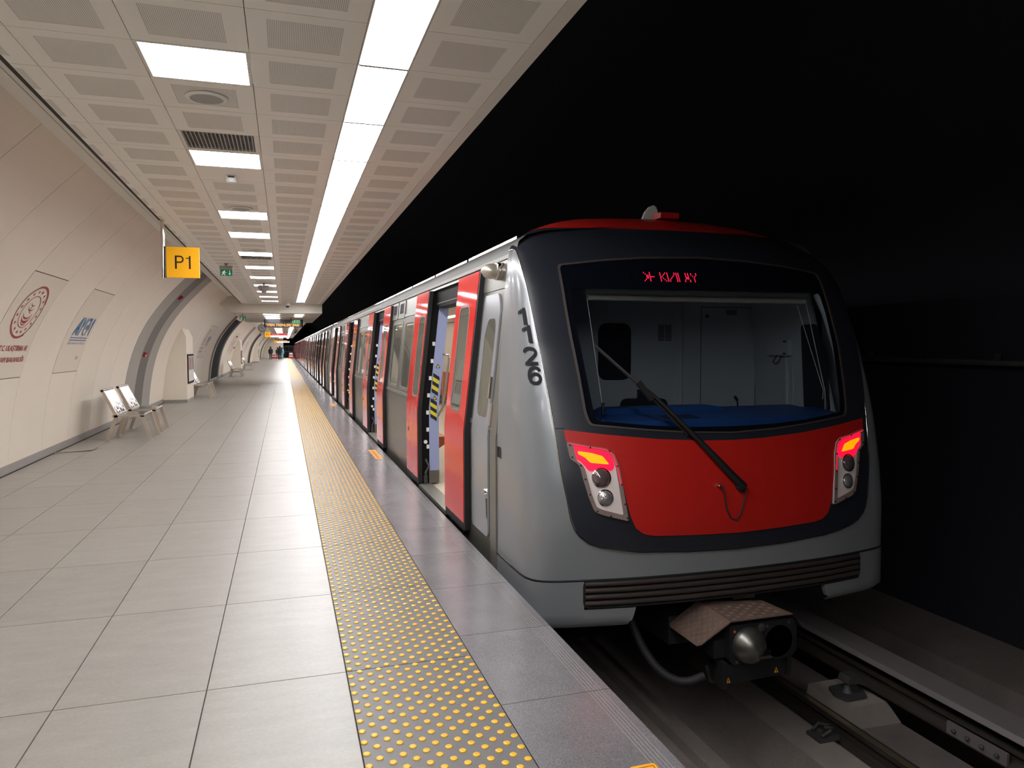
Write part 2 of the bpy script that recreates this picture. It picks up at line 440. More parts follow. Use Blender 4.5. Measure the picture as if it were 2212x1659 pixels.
# stickers on the platform edge
for yy, lab in ((2.28, 'yellow warning sticker on platform edge at the bottom of the picture'), (10.53, 'yellow warning sticker on platform edge between the first two door pairs'),
                (20.6, 'far small yellow sticker on platform edge beyond the third door pair')):
    t = thing('platform_sticker', lab, 'sticker', (1.24, yy, 0))
    MB().prism(roundpoly([(1.225, yy), (1.33, yy), (1.33, yy+.98 if yy > 3 else yy+.17), (1.225, yy+.98 if yy > 3 else yy+.17)], .012), lambda a, b, d: (a, b, d), .0006, .0016).build('sheet', m_stick, t)
    L_ = .98 if yy > 3 else .17
    mb = MB()
    for q in (0, 1): mb.box(1.236+q*.08, 1.239+q*.08, yy+.015, yy+L_-.015, .0016, .002)
    for q in (0, 1): mb.box(1.236, 1.319, yy+.015+q*(L_-.033), yy+.018+q*(L_-.033), .0016, .002)
    if yy > 3:
        for q in range(6): mb.box(1.255, 1.30, yy+.12+q*.13, yy+.19+q*.13, .0016, .002)
    mb.build('border_print', m_redink if yy > 3 else m_ink, t)

# =================================================================== LEFT WALL
WP = np.array([(-3.42, 0), (-3.36, .63), (-3.23, 1.24), (-2.95, 2.02), (-2.66, 2.47), (-2.42, 2.755), (-2.17, 3.045), (-1.81, 3.40)])
_t = np.concatenate([[0], np.cumsum(np.hypot(*np.diff(WP, axis=0).T))])
def _sm(v, ts):   # smooth Catmull-like interpolation by cubic fit
    c = np.polyfit(_t, v, 4); return np.polyval(c, ts)
WS = np.linspace(0, _t[-1], 90); WXs = _sm(WP[:, 0], WS); WZs = _sm(WP[:, 1], WS); WXs -= WXs[0]+3.42; WZs -= WZs[0]
def wp(s, d=0.):
    x = np.interp(s, WS, WXs); z = np.interp(s, WS, WZs)
    x2 = np.interp(s+.02, WS, WXs) if s < WS[-1]-.02 else x+(x-np.interp(s-.02, WS, WXs)); z2 = np.interp(s+.02, WS, WZs) if s < WS[-1]-.02 else z+(z-np.interp(s-.02, WS, WZs))
    tx, tz = x2-x, z2-z; L = math.hypot(tx, tz) or 1
    return (x + d*tz/L, z - d*tx/L)
def ws(z): return float(np.interp(z, WZs, WS))
def wallpt(y, s, d=0.):
    x, z = wp(s, d); return (x, y, z)
wall = struct(MB().grid(lambda u, v: wallpt(u, v, -.012), [Y_BACK, 30, 80, Y_END], list(WS[::4])+[WS[-1]]).build('wall_left', m_wallgap))
def wallsheet(mb, y0, y1, s0, s1, d, t, mi=0, n=None):
    ss = [s0 + (s1-s0)*i/(n or max(1, int((s1-s0)/.18))) for i in range((n or max(1, int((s1-s0)/.18)))+1)]
    i = len(mb.v)
    for s in ss:
        for y, dd in ((y0, d), (y1, d), (y1, d-t), (y0, d-t)): mb.v.append(wallpt(y, s, dd))
    for k in range(len(ss)-1):
        for q in range(4):
            j = (q+1) % 4; mb.f.append((i+4*k+q, i+4*k+j, i+4*k+4+j, i+4*k+4+q)); mb.m.append(mi)
    mb.f.append((i+3, i+2, i+1, i)); mb.m.append(mi); e = i+4*(len(ss)-1); mb.f.append((e, e+1, e+2, e+3)); mb.m.append(mi)
    return mb
SE = WS[-1]; S_LO, S_HI = ws(1.235), ws(2.475); GP = .009
BANDS = [(17.65, 21.0, 'g'), (36.6, 41.6, 'b'), (56.6, 60.2, 'g'), (73.5, 78.5, 'b'), (94.0, 97.4, 'g'), (110.5, 115.0, 'b')]
def inband(a, b): return any(not (b <= p+1e-6 or a >= q-1e-6) for p, q, _ in BANDS)
edges = []
y = 12.15 - 1.36*15
segs = []
cuts = [y + 1.36*0]
lo = Y_BACK
for (p, q, _) in BANDS + [(Y_END, Y_END, '')]:
    ref = 12.15 if lo < 15 else lo
    ys = [lo]
    k = math.ceil((lo-ref)/1.345+1e-3)
    while ref+k*1.345 < p-.35:
        if ref+k*1.345 > lo+.3: ys.append(ref+k*1.345)
        k += 1
    ys.append(p)
    segs += list(zip(ys[:-1], ys[1:])); lo = q
wpan = {}
def wall_panel(y0, y1, s0, s1):
    L = round(y1-y0, 3); key = (L, round(s0, 3), round(s1, 3))
    if key in wpan: return dup(wpan[key], wall, (0, y0, 0))
    o = wallsheet(MB(), GP/2, L-GP/2, s0, s1, 0, .01).build('wall_panel', m_wall, None, smooth=30); o.parent = wall; o.location = (0, y0, 0); wpan[key] = o; return o
PRINTS = []
for a, b in segs:
    mid = (a+b)/2
    logo = (abs(a-9.46) < .25 or abs(a-12.15) < .25) or (30.0 < mid < 33.0) or (46 < mid < 49) or (64.5 < mid < 67.5)
    if logo:
        wall_panel(a, b, 0, S_LO-.005); wall_panel(a, b, S_HI+.005, SE)
        o = wallsheet(MB(), a+.012, b-.004, S_LO+.006, S_HI-.006, .001, .011, n=40).build('printed_panel', m_print, wall, smooth=30); PRINTS.append((a, b, o))
    else: wall_panel(a, b, 0, SE)
for p, q, kd in BANDS:
    if kd == 'g':
        e = [p, p+(q-p)*.36, p+(q-p)*.67, q]
        for i, mm in enumerate((m_band_l, m_band_d, m_band_l)): wallsheet(MB(), e[i]+.002, e[i+1]-.002, 0, SE, .004, .02).build('band_panel', mm, wall, smooth=30)
    else:
        wallsheet(MB(), p, p+.45, 0, SE, .06, .08).build('band_frame', m_band_l, wall, smooth=30)
        wallsheet(MB(), q-.35, q, 0, SE, .06, .08).build('band_frame', m_band_l, wall, smooth=30)
        wallsheet(MB(), p+.45, q-.35, 0, ws(3.0), -.002, .02).build('band_panel', m_band_b, wall, smooth=30)
        wallsheet(MB(), p+.45, q-.35, ws(3.0), SE, .03, .05).build('band_panel', m_wall, wall, smooth=30)
skirt = struct(MB().box(-3.43, -3.395, Y_BACK, Y_END, .004, .115).build('baseboard_left', m_skirt))
MB().box(-3.395, -3.375, Y_BACK, Y_END, 0, .006).build('floor_gap', m_wallgap, skirt)
# printed emblem, ministry lettering and agency logo
def wf(y0, s0, d=.0045): return lambda a, b: wallpt(y0+a, s0+b, d)
def emblem(par, yc, sc, ry, rs):
    mb = MB()
    def ring(r0, r1, a0=0, a1=360, n=64):
        for k in range(n):
            t0, t1 = math.radians(a0+(a1-a0)*k/n), math.radians(a0+(a1-a0)*(k+1)/n)
            mb.face([wallpt(yc+ry*r*math.cos(t), sc+rs*r*math.sin(t), .0045) for r, t in ((r0, t0), (r1, t0), (r1, t1), (r0, t1))])
    ring(.955, 1.0); ring(.965, 1.04, 200, 300, 30); ring(.965, 1.04, 20, 110, 30); ring(.60, .63)
    for k in range(16):
        th = 2*math.pi*k/16+.2; cx, cy = .80*math.cos(th), .80*math.sin(th)
        pts = []
        for j in range(10):
            r = .085 if j % 2 == 0 else .034; t = math.pi/2+2*math.pi*j/10; pts.append((cx+r*math.cos(t), cy+r*math.sin(t)))
        i = len(mb.v); mb.v += [wallpt(yc+ry*a, sc+rs*b, .0045) for a, b in pts]+[wallpt(yc+ry*cx, sc+rs*cy, .0045)]
        for j in range(10): mb.f.append((i+j, i+(j+1) % 10, i+10)); mb.m.append(0)
    for (cx, cy, r, w_, a0, a1) in ((0, .12, .42, .06, 205, 335), (0, -.06, .40, .09, 200, 340), (.02, .32, .30, .04, 200, 330), (0, -.24, .30, .04, 200, 330), (.12, .1, .16, .03, 60, 300), (.0, .42, .2, .03, 200, 320)):
        for k in range(16):
            t0, t1 = math.radians(a0+(a1-a0)*k/16), math.radians(a0+(a1-a0)*(k+1)/16); w0 = w_*math.sin(math.pi*k/16)+.006; w1 = w_*math.sin(math.pi*(k+1)/16)+.006
            mb.face([wallpt(yc+ry*(cx+r_*math.cos(t)), sc+rs*(cy+r_*math.sin(t)), .0045) for r_, t in ((r-w0, t0), (r, t0), (r, t1), (r-w1, t1))])
    return mb.build('emblem', m_redink, par, fix=False)
for n_, (a, b, o) in enumerate(PRINTS):
    if n_ % 2 == 0:
        emblem(o, a+.69, ws(2.045), .42, .345)
        mb = MB(); addtext(mb, 'T.C. ULAŞTIRMA VE', wf(a+.29, ws(1.555)), .95, .095, bold=.022); addtext(mb, 'ALTYAPI BAKANLIĞI', wf(a+.18, ws(1.435)), 1.06, .088, bold=.022)
        mb.build('lettering', m_redink, o, fix=False)
    else:
        mb = MB(); f_ = wf(a+.28, ws(1.80))
        def P(pts): mb.face([f_(x, y) for x, y in pts])
        H_ = .31
        P([(0, 0), (.05, 0), (.25, H_), (.20, H_)]); P([(.20, 0), (.25, 0), (.25, H_), (.205, H_)]); P([(.10, .09), (.22, .09), (.22, .14), (.135, .14)]); P([(.12, .03), (.17, .03), (.17, .12), (.10, .12)])
        P([(.30, 0), (.345, 0), (.40, H_*.55), (.355, H_*.55)]); P([(.30, H_), (.345, H_), (.40, H_*.5), (.36, H_*.42)]); P([(.46, H_), (.50, H_), (.41, H_*.45), (.365, H_*.5)])
        for k in range(14):
            t0, t1 = math.radians(60+240*k/14), math.radians(60+240*(k+1)/14)
            P([(.60+.105*math.cos(t0)*1., H_/2+H_/2*math.sin(t0)), (.60+.105*math.cos(t1), H_/2+H_/2*math.sin(t1)), (.60+.062*math.cos(t1), H_/2+H_*.38*math.sin(t1)), (.60+.062*math.cos(t0), H_/2+H_*.38*math.sin(t0))])
        P([(.585, .11), (.66, .11), (.66, .185), (.595, .185)]); P([(.60, .26), (.70, .26), (.74, H_), (.60, H_)])
        P([(.70, 0), (.735, 0), (.76, H_), (.70, H_)]); P([(.74, H_), (.76, H_*.8), (.82, .12), (.80, .08)]); P([(.80, .08), (.82, .13), (.93, H_), (.885, H_)]); P([(.90, 0), (.935, 0), (.935, H_), (.885, H_)])
        P([(0, -.045), (.95, -.045), (.95, -.03), (0, -.03)]); P([(0, -.085), (.95, -.085), (.95, -.07), (0, -.07)])
        mb.build('logo', m_blueink, o, fix=False)
        mb = MB(); addtext(mb, 'Altyapı Yatırımları Genel Müdürlüğü', wf(a+.24, ws(1.655)), .98, .055)
        addtext(mb, '2020', wf(a+.98, ws(1.43)), .14, .05, bold=.02)
        mb.build('small_lettering', m_greyink, o, fix=False)

# =================================================================== CEILING
HC = 3.146; PL_, PY0 = .52875, 3.6104
CX = [-1.256, -.704, -.148, .408]; BEAM0, BEAM1, HB = 27.1, 37.3, 2.828
ceil = struct(MB().box(-1.40, 1.315, Y_BACK, BEAM0, HC+.03, HC+.10).build('ceiling', m_ceilback))
def panel_mesh(name, wdt, perf, holes=None):
    mb = MB(); gx, L = .002, PL_
    z0, z1 = HC, HC+.03
    if not perf: return mb.box(gx, wdt-gx, gx, L-gx, z0, z1).build(name, [m_ceil, m_perf], None)
    px0, px1, py0, py1 = perf
    for (a, b, c, d) in ((gx, wdt-gx, gx, py0), (gx, wdt-gx, py1, L-gx), (gx, px0, py0, py1), (px1, wdt-gx, py0, py1)): mb.box(a, b, c, d, z0, z1)
    mb.box(px0, px1, py0, py1, z0+.0015, z1, 1)
    return mb.build(name, [m_ceil, m_perf], None)
pan = {}
def put_panel(x0, wdt, r, kind):
    key = (round(wdt, 3), kind)
    if key not in pan:
        perf = {'perf': (.095, wdt-.1, .09, PL_-.095), 'plain': None, 'slot': (.004, .045, .07, PL_-.12)}[kind]
        o = panel_mesh('ceiling_panel', wdt, perf); o.parent = ceil; pan[key] = o; o.location = (x0, PY0+r*PL_, 0); return o
    return dup(pan[key], ceil, (x0, PY0+r*PL_, 0))
LIGHT_ROWS = [-7, -3, 1, 5, 10, 13, 17, 21, 25, 29, 33, 37, 41]; VENT_ROWS = [4, 18]
R0, R1 = -14, 44
for r in range(R0, R1):
    if r > -8: put_panel(-1.40, .144, r, 'slot')
    put_panel(CX[0], .552, r, 'perf')
    if r not in LIGHT_ROWS and r not in VENT_ROWS: put_panel(CX[1], .556, r, 'plain' if r in (6,) else 'perf')
    put_panel(CX[2], .556, r, 'perf'); put_panel(.694, .541, r, 'perf')
YC1 = PY0+R1*PL_
MB().box(-1.40, 1.235, YC1, BEAM0, HC, HC+.03).build('ceiling_panel_end', m_ceil, ceil)
MB().box(1.237, 1.315, Y_BACK, BEAM0, HC-.004, HC+.16).build('ceiling_border', m_trim, ceil)
MB().box(.409, .4165, Y_BACK, YC1, HC-.001, HC+.03).box(.6855, .693, Y_BACK, YC1, HC-.001, HC+.03).build('light_channel', m_trim, ceil)
MB().box(-1.43, -1.40, Y_BACK, BEAM0, HC+.004, HC+.09).build('ceiling_lip', m_ceilback, ceil)
struct(MB().box(-1.86, -1.70, Y_BACK, BEAM0, 3.395, 3.45).box(-1.698, -1.50, Y_BACK, BEAM0, 3.40, 3.45).build('trim_1', m_trim))
struct(MB().box(-1.50, -1.42, Y_BACK, BEAM0, 3.30, 3.46).build('trim_2', m_ceilback))
struct(MB().box(-1.9, 1.5, Y_BACK, BEAM0, 3.47, 3.60).build('ceiling_slab', m_ceilback))
# beam and lower soffit, then the far ceiling
struct(MB().box(-1.72, 1.318, BEAM0, BEAM1, HB, 3.6).build('ceiling_soffit', m_beam))
fc = struct(MB().box(-2.2, 1.318, BEAM1, Y_END, HC, 3.6).build('ceiling_far', m_ceil))
mb = MB()
for x0, x1 in ((-1.163, -.804), (-.055, .30), (.778, 1.144)):
    r = 0
    while BEAM1+.2+r*PL_ < 90: mb.box(x0, x1, BEAM1+.2+r*PL_, BEAM1+.2+r*PL_+.35, HC-.001, HC+.01); r += 1
mb.build('perforated_field', m_band_l, fc)
struct(MB().prism([(-1.72, HB), (-1.72, 3.5), (-2.2, 3.5), (-2.2, 3.16)], lambda a, b, d: (a, d, b), BEAM0+.02, BEAM1).build('trim_3', m_beam))
# continuous strip of light panels along the platform edge
def strip_panel(y0, y1, label, group, zc=HC, grp=True):
    t = thing('strip_light', label, 'light', (.551, (y0+y1)/2, zc), group)
    MB().box(.4175, .6845, y0+.012, y1-.012, zc+.020, zc+.028).build('diffuser', m_strip, t)
    MB().box(.4175, .6845, y0-.012, y0+.012, zc-.004, zc+.028).build('frame', m_skirt, t)
    return t
LG = 'white panels of the continuous light strip above the platform edge'
for k in range(0, 23):
    y0 = 3.0816 + k*2*PL_
    if y0+2*PL_ > YC1+.01: break
    lab = f'{ORD[k]} white panel of the light strip above the platform edge, counted from the camera'
    strip_panel(y0, y0+2*PL_, lab, LG)
strip_panel(Y_BACK, 3.0816, 'long light strip running on overhead behind the camera', LG)
mi_ = 0
for y0 in (27.9, 29.1):
    strip_panel(y0, y0+1.1, ['nearer', 'farther'][mi_]+' short strip light set into the lowered soffit behind the beam', 'strip lights in the soffit', HB-.034); mi_ += 1
t = thing('strip_light', 'long white light strip on the far ceiling beyond the hanging display', 'light', (.551, 60, HC))
MB().box(.4175, .6845, BEAM1+.3, Y_END-1, HC-.012, HC-.002).build('diffuser', m_strip, t)
# square light panels of the middle row
for i, r in enumerate(LIGHT_ROWS):
    y0 = PY0+r*PL_
    t = thing('ceiling_light', f'{ORD[i-2]} square white light panel in the middle ceiling row, counted from the camera' if i > 1 else ['farther', 'nearer'][i]+' square light panel overhead behind the camera', 'light', (-.426, y0+PL_/2, HC), 'square light panels of the middle ceiling row')
    mb = MB()
    for a, b, c, d in ((.003, .553, .003, .02), (.003, .553, PL_-.02, PL_-.003), (.003, .02, .02, PL_-.02), (.536, .553, .02, PL_-.02)): mb.box(-.704+a, -.704+b, y0+c, y0+d, HC-.001, HC+.02)
    mb.build('frame', m_trim, t)
    MB().box(-.704+.02, -.704+.536, y0+.02, y0+PL_-.02, HC+.003, HC+.015).build('diffuser', m_lpanel, t)
for i, y0 in enumerate((28.0, 29.9, 31.8)):
    t = thing('ceiling_light', ['nearest', 'middle', 'farthest'][i]+' flat light panel in the lowered soffit behind the beam', 'light', (-.43, y0+.3, HB))
    MB().box(-.70, -.16, y0, y0+.55, HB-.015, HB-.004).build('diffuser', m_lpanel, t)
for i in range(19):
    y0 = 39.0+i*4.4
    t = thing('ceiling_light', f'{ORD[i]} light panel on the far ceiling beyond the hanging display', 'light', (-.43, y0+.3, HC), 'light panels of the far ceiling')
    MB().box(-.70, -.16, y0, y0+.55, HC-.015, HC-.004).build('diffuser', m_lpanel, t)
# vents
for i, r in enumerate(VENT_ROWS):
    y0 = PY0+r*PL_
    t = thing('ceiling_vent', ['near dark egg-crate air vent in ceiling between a perforated panel and a light', 'far dark air vent in ceiling just behind the fifth square light'][i], 'vent', (-.43, y0+.26, HC))
    MB().box(-.702, -.150, y0+.002, y0+PL_-.002, HC+.022, HC+.029).build('backing', m_mech, t)
    mb = MB()
    for a, b, c, d in ((.002, .554, .002, .012), (.002, .554, PL_-.055, PL_-.002), (.002, .024, .012, PL_-.055), (.516, .554, .012, PL_-.055)): mb.box(-.704+a, -.704+b, y0+c, y0+d, HC, HC+.022)
    mb.build('frame', m_trim, t)
    sl = None
    for k in range(18):
        x = -.704+.026+k*.0278
        if sl is None: sl = MB().box(0, .008, 0, PL_-.068, HC+.002, HC+.02).build('slat', m_skirt, None); sl.parent = t; sl.location = (x-t.location.x, y0+.012-t.location.y, -HC)
        else: dup(sl, t, (x-t.location.x, y0+.012-t.location.y, -HC))
    mb = MB()
    for k in range(14): mb.box(-.678, -.19, y0+.02+k*.032, y0+.024+k*.032, HC+.008, HC+.016)
    mb.build('cross_bars', m_skirt, t)
# ceiling loudspeakers
for yy, lab in ((4.945, 'round white ceiling loudspeaker nearest the camera, behind the first square light'), (8.70, 'round ceiling loudspeaker in front of the third square light'), (12.3, 'small far round ceiling loudspeaker in front of the fifth square light')):
    t = thing('ceiling_speaker', lab, 'speaker', (-.43, yy, HC))
    MB().lathe([(.125, 0), (.125, -.006), (.115, -.013), (.098, -.013), (.094, -.006)], (-.43, yy, HC), n=36).build('rim', m_white, t, smooth=40)
    MB().lathe([(.094, -.004), (.093, -.008)], (-.43, yy, HC), n=36).build('grille', m_band_l, t)
t = thing('smoke_detector', 'small white smoke detector on a plain ceiling panel', 'detector', (-.43, 7.12, HC))
MB().box(-.475, -.385, 7.06, 7.14, HC-.028, HC).build('base', m_white, t)
MB().lathe([(.048, -.028), (.05, -.045), (.042, -.062), (.02, -.068)], (-.425, 7.10, HC), n=20).build('sensor_head', m_white, t, smooth=40)
MB().box(-.455, -.40, 7.056, 7.06, HC-.022, HC-.010).build('slit', m_ink, t)
t = thing('ceiling_beacon', 'grey cone-shaped device hanging under the ceiling near the green exit sign', 'beacon', (-.44, 18.5, HC))
MB().lathe([(.02, 0), (.02, -.05), (.13, -.06), (.135, -.12), (.07, -.19), (.035, -.24)], (-.44, 18.5, HC), n=20).build('shell', m_skirt, t, smooth=40)
t = thing('dome_camera', 'white dome security camera under the ceiling right before the beam', 'camera', (.13, 26.55, HC))
MB().lathe([(.09, 0), (.09, -.05), (.075, -.09)], (.13, 26.55, HC), n=18).build('housing', m_white, t, smooth=40)
MB().lathe([(.07, -.088), (.06, -.13), (.03, -.155)], (.13, 26.55, HC), n=18).build('dome', m_blackgl, t, smooth=60)
t = thing('dome_camera', 'white hanging security camera right of the display board', 'camera', (.505, 35, HB))
MB().tube([(.505, 35, HB), (.505, 35, 2.47)], .02).build('stem', m_white, t)
MB().lathe([(.04, 0), (.085, -.03), (.09, -.11), (.06, -.14)], (.505, 35, 2.47), n=16).build('housing', m_white, t, smooth=40)
MB().lathe([(.06, 0), (.05, -.04), (.02, -.06)], (.505, 35, 2.33), n=16).build('dome', m_blackgl, t, smooth=40)

# =================================================================== TRACK SIDE
ZR = -1.06
struct(MB().box(1.36, 1.43, Y_BACK, Y_END, -.30, -.05).box(1.20, 1.40, Y_BACK, Y_END, -1.6, -.30).build('wall_platform', m_concrete))
prof = [(1.40, -1.12), (2.50, -1.12), (2.50, -1.20), (2.58, -1.20), (2.60, -1.14), (2.72, -1.13), (2.86, -1.30), (3.10, -1.31), (3.32, -1.15), (3.62, -1.16), (3.66, -1.205), (3.86, -1.205), (3.90, -1.16), (4.28, -1.17), (4.34, -1.40), (5.3, -1.42), (5.4, -1.1), (6.3, -1.0)]
mb = MB()
for i in range(len(prof)-1):
    (xa, za), (xb, zb) = prof[i], prof[i+1]
    mb.grid(lambda u, v: (xa+(xb-xa)*v, u, za+(zb-za)*v), [Y_BACK, 0, 3, 6, 12, 40, Y_END+10], [0, 1], 1 if i in (5, 8) else 0)
track = struct(mb.build('trackbed', [m_concrete, m_concrete_l]))
# tunnel lining on the far side
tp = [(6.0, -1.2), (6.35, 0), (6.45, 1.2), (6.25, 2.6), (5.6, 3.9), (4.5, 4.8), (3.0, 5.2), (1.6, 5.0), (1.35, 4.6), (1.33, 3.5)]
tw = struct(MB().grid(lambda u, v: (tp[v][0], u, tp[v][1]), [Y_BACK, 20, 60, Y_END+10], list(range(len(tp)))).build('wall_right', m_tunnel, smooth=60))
struct(MB().box(-3.6, -.15, Y_END, Y_END+.1, 0, 3.2).build('wall_end', m_wall))
struct(MB().box(-.15, 6.4, Y_END+10, Y_END+10.1, -1.5, 5.2).build('wall_tunnel_end', m_tunnel))
struct(MB().box(-4, 6.5, Y_BACK-.1, Y_BACK, -1.5, 5.2).build('wall_behind', m_band_d))
def rail(xc, label):
    t = thing('running_rail', label, 'rail', (xc, 0, -1.21))
    pr_ = [(-.07, -1.205), (.07, -1.205), (.07, -1.195), (.012, -1.175), (.010, -1.11), (.034, -1.10), (.036, -1.065), (-.036, -1.065), (-.034, -1.10), (-.010, -1.11), (-.012, -1.175), (-.07, -1.195)]
    MB().prism([(xc+a, b) for a, b in pr_], lambda a, b, d: (a, d, b), Y_BACK, Y_END).build('rail_body', m_rail, t)
    MB().box(xc-.030, xc+.012, Y_BACK, Y_END, -1.0655, -1.062).build('running_surface', m_railhead, t)
    return t
rail(2.25, 'steel running rail on the platform side, hidden below the platform edge'); rail(3.757, 'steel running rail with a bright head right of the coupler')
clip0 = None
for k in range(-2, 6):
    yy = 4.15+k*1.25
    if k == 0 or k == -1 or k > 0:
        t = thing('rail_clip', ['dark rail fastening beside the bright rail in front of the coupler', 'rail fastening beside the bright rail closest to the camera'][0 if k == 0 else 1] if k < 1 else f'{ORD[k-1]} rail fastening beneath the train behind the coupler', 'clip', (3.56, yy, -1.16), 'rail fastenings')
        MB().box(3.50, 3.665, yy-.07, yy+.07, -1.158, -1.13).build('base_plate', m_iron, t)
        MB().tube([(3.53, yy-.05, -1.12), (3.60, yy-.055, -1.085), (3.66, yy-.02, -1.10), (3.60, yy, -1.09), (3.66, yy+.025, -1.10), (3.59, yy+.055, -1.085), (3.53, yy+.045, -1.12)], .011).build('spring', m_iron, t)
        MB().lathe([(.022, 0), (.022, .03), (.012, .035)], (3.555, yy, -1.13), n=6).build('bolt', m_iron, t)
# conductor rail with cover
t = thing('third_rail', 'dull grey conductor rail under a long cover beside the running rail', 'rail', (4.15, 0, -1.15))
MB().prism([(4.075, -.735), (4.10, -.705), (4.30, -.69), (4.335, -.72), (4.335, -.80), (4.315, -.80), (4.315, -.725), (4.105, -.735), (4.095, -.75)], lambda a, b, d: (a, d, b), Y_BACK, 60).build('cover', m_cover, t)
MB().prism([(4.13, -.82), (4.24, -.82), (4.24, -.845), (4.20, -.86), (4.195, -.90), (4.25, -.93), (4.25, -.945), (4.11, -.945), (4.11, -.93), (4.165, -.90), (4.16, -.86), (4.13, -.845)], lambda a, b, d: (a, d, b), Y_BACK, 60).build('conductor', m_rail, t)
MB().box(4.108, 4.128, 3.2, 3.62, -.935, -.855).build('joint_plate', m_cover, t)
for q in range(4): MB().lathe([(.014, 0), (.014, .014), (.007, .022)], (4.108, 3.26+.1*q, -.895), n=8, ax=(-1, 0, 0)).build('bolt', m_iron, t)
for k, yy in enumerate((4.35, 7.4, 10.4)):
    t = thing('insulator_support', ['concrete block with cast bracket carrying the conductor rail right of the coupler', 'conductor rail support beneath the first door of the train', 'conductor rail support beneath the second door of the train'][k], 'support', (4.05, yy, -1.17))
    MB().hexa([(3.80, yy-.19, -1.17), (4.29, yy-.19, -1.17), (4.29, yy+.26, -1.17), (3.80, yy+.26, -1.17), (3.82, yy-.17, -1.0), (4.17, yy-.17, -1.0), (4.17, yy+.24, -1.0), (3.82, yy+.24, -1.0)]).build('block', m_concrete_l, t)
    MB().prism(roundpoly([(3.88, yy-.10), (4.06, yy-.10), (4.12, yy+.02), (4.06, yy+.12), (3.90, yy+.12), (3.85, yy)], .02), lambda a, b, d: (a, b, d), -1.0, -.978).build('foot_plate', m_iron, t)
    MB().lathe([(.05, 0), (.03, .03), (.022, .075), (.034, .09)], (3.98, yy+.01, -.978), n=10).build('stem', m_iron, t, smooth=40)
    MB().hexa([(4.0, yy-.01, -.978), (4.08, yy-.01, -.978), (4.08, yy+.03, -.978), (4.0, yy+.03, -.978), (3.99, yy-.01, -.90), (4.01, yy-.01, -.90), (4.01, yy+.03, -.90), (3.99, yy+.03, -.90)]).build('rib', m_iron, t)
    MB().prism(roundpoly([(3.93, -.90), (4.03, -.905), (4.105, -.94), (4.105, -.91), (4.05, -.855), (3.95, -.85)], .012), lambda a, b, d: (a, d, b), yy-.05, yy+.06).build('clamp', m_iron, t)
t = thing('rail_clamp', 'small dark clamp under the conductor rail at the lower right', 'clamp', (4.13, 3.02, -.96))
MB().box(4.08, 4.16, 2.98, 3.06, -.985, -.947).build('jaw', m_iron, t); MB().lathe([(.02, 0), (.02, .05)], (4.09, 3.02, -.96), n=6, ax=(-1, 0, 0)).build('bolt', m_iron, t)
t = thing('cable_pipe', 'thin grey pipe running along the dark tunnel wall right of the train', 'pipe', (6.2, 5, 1.4))
MB().tube([(6.28, Y_BACK, 1.40), (6.28, 3, 1.42), (6.28, 8, 1.47), (6.28, 30, 1.47)], .028).build('pipe', m_iron, t)
for q in range(8):
    yy = 2.0+1.55*q
    MB().hexa([(6.27, yy, 1.44), (6.30, yy, 1.44), (6.30, yy+.05, 1.44), (6.27, yy+.05, 1.44), (6.36, yy+.05, 1.53), (6.39, yy+.05, 1.53), (6.39, yy+.1, 1.53), (6.36, yy+.1, 1.53)]).build('bracket', m_iron, t)

# =================================================================== TRAIN
XC, HW = 3.0, 1.485
BX = XC-HW                                            # 1.515 platform-side body face
def bw(z): return HW if z < .9 else HW-.1116*(z-.9)   # half width of the saloon body
KN = [-.52, .02, .86, .90, .96, 1.05, 1.5, 1.95, 2.05, 2.27]
def carside(y, z, d=0., sgn=-1): return (XC+sgn*(bw(z)+d), y, z)
ROOF = [(1.332, 2.27), (1.328, 2.33), (1.31, 2.395), (1.25, 2.445), (1.10, 2.485), (.6, 2.53), (0, 2.55)]
DOORW, OPEN0, OPENW, PITCH = .775, .81, 1.485, 5.45
WIN = [(3.40, 4.10), (4.36, 5.25)]                    # window spans after a door start (rel. to near leaf start)
def dprof(z, d=0.): return (1.46 if z < .86 else 1.46+.004*(z-.86)/.04 if z < .90 else 1.464+.1116*(z-.90)) - d

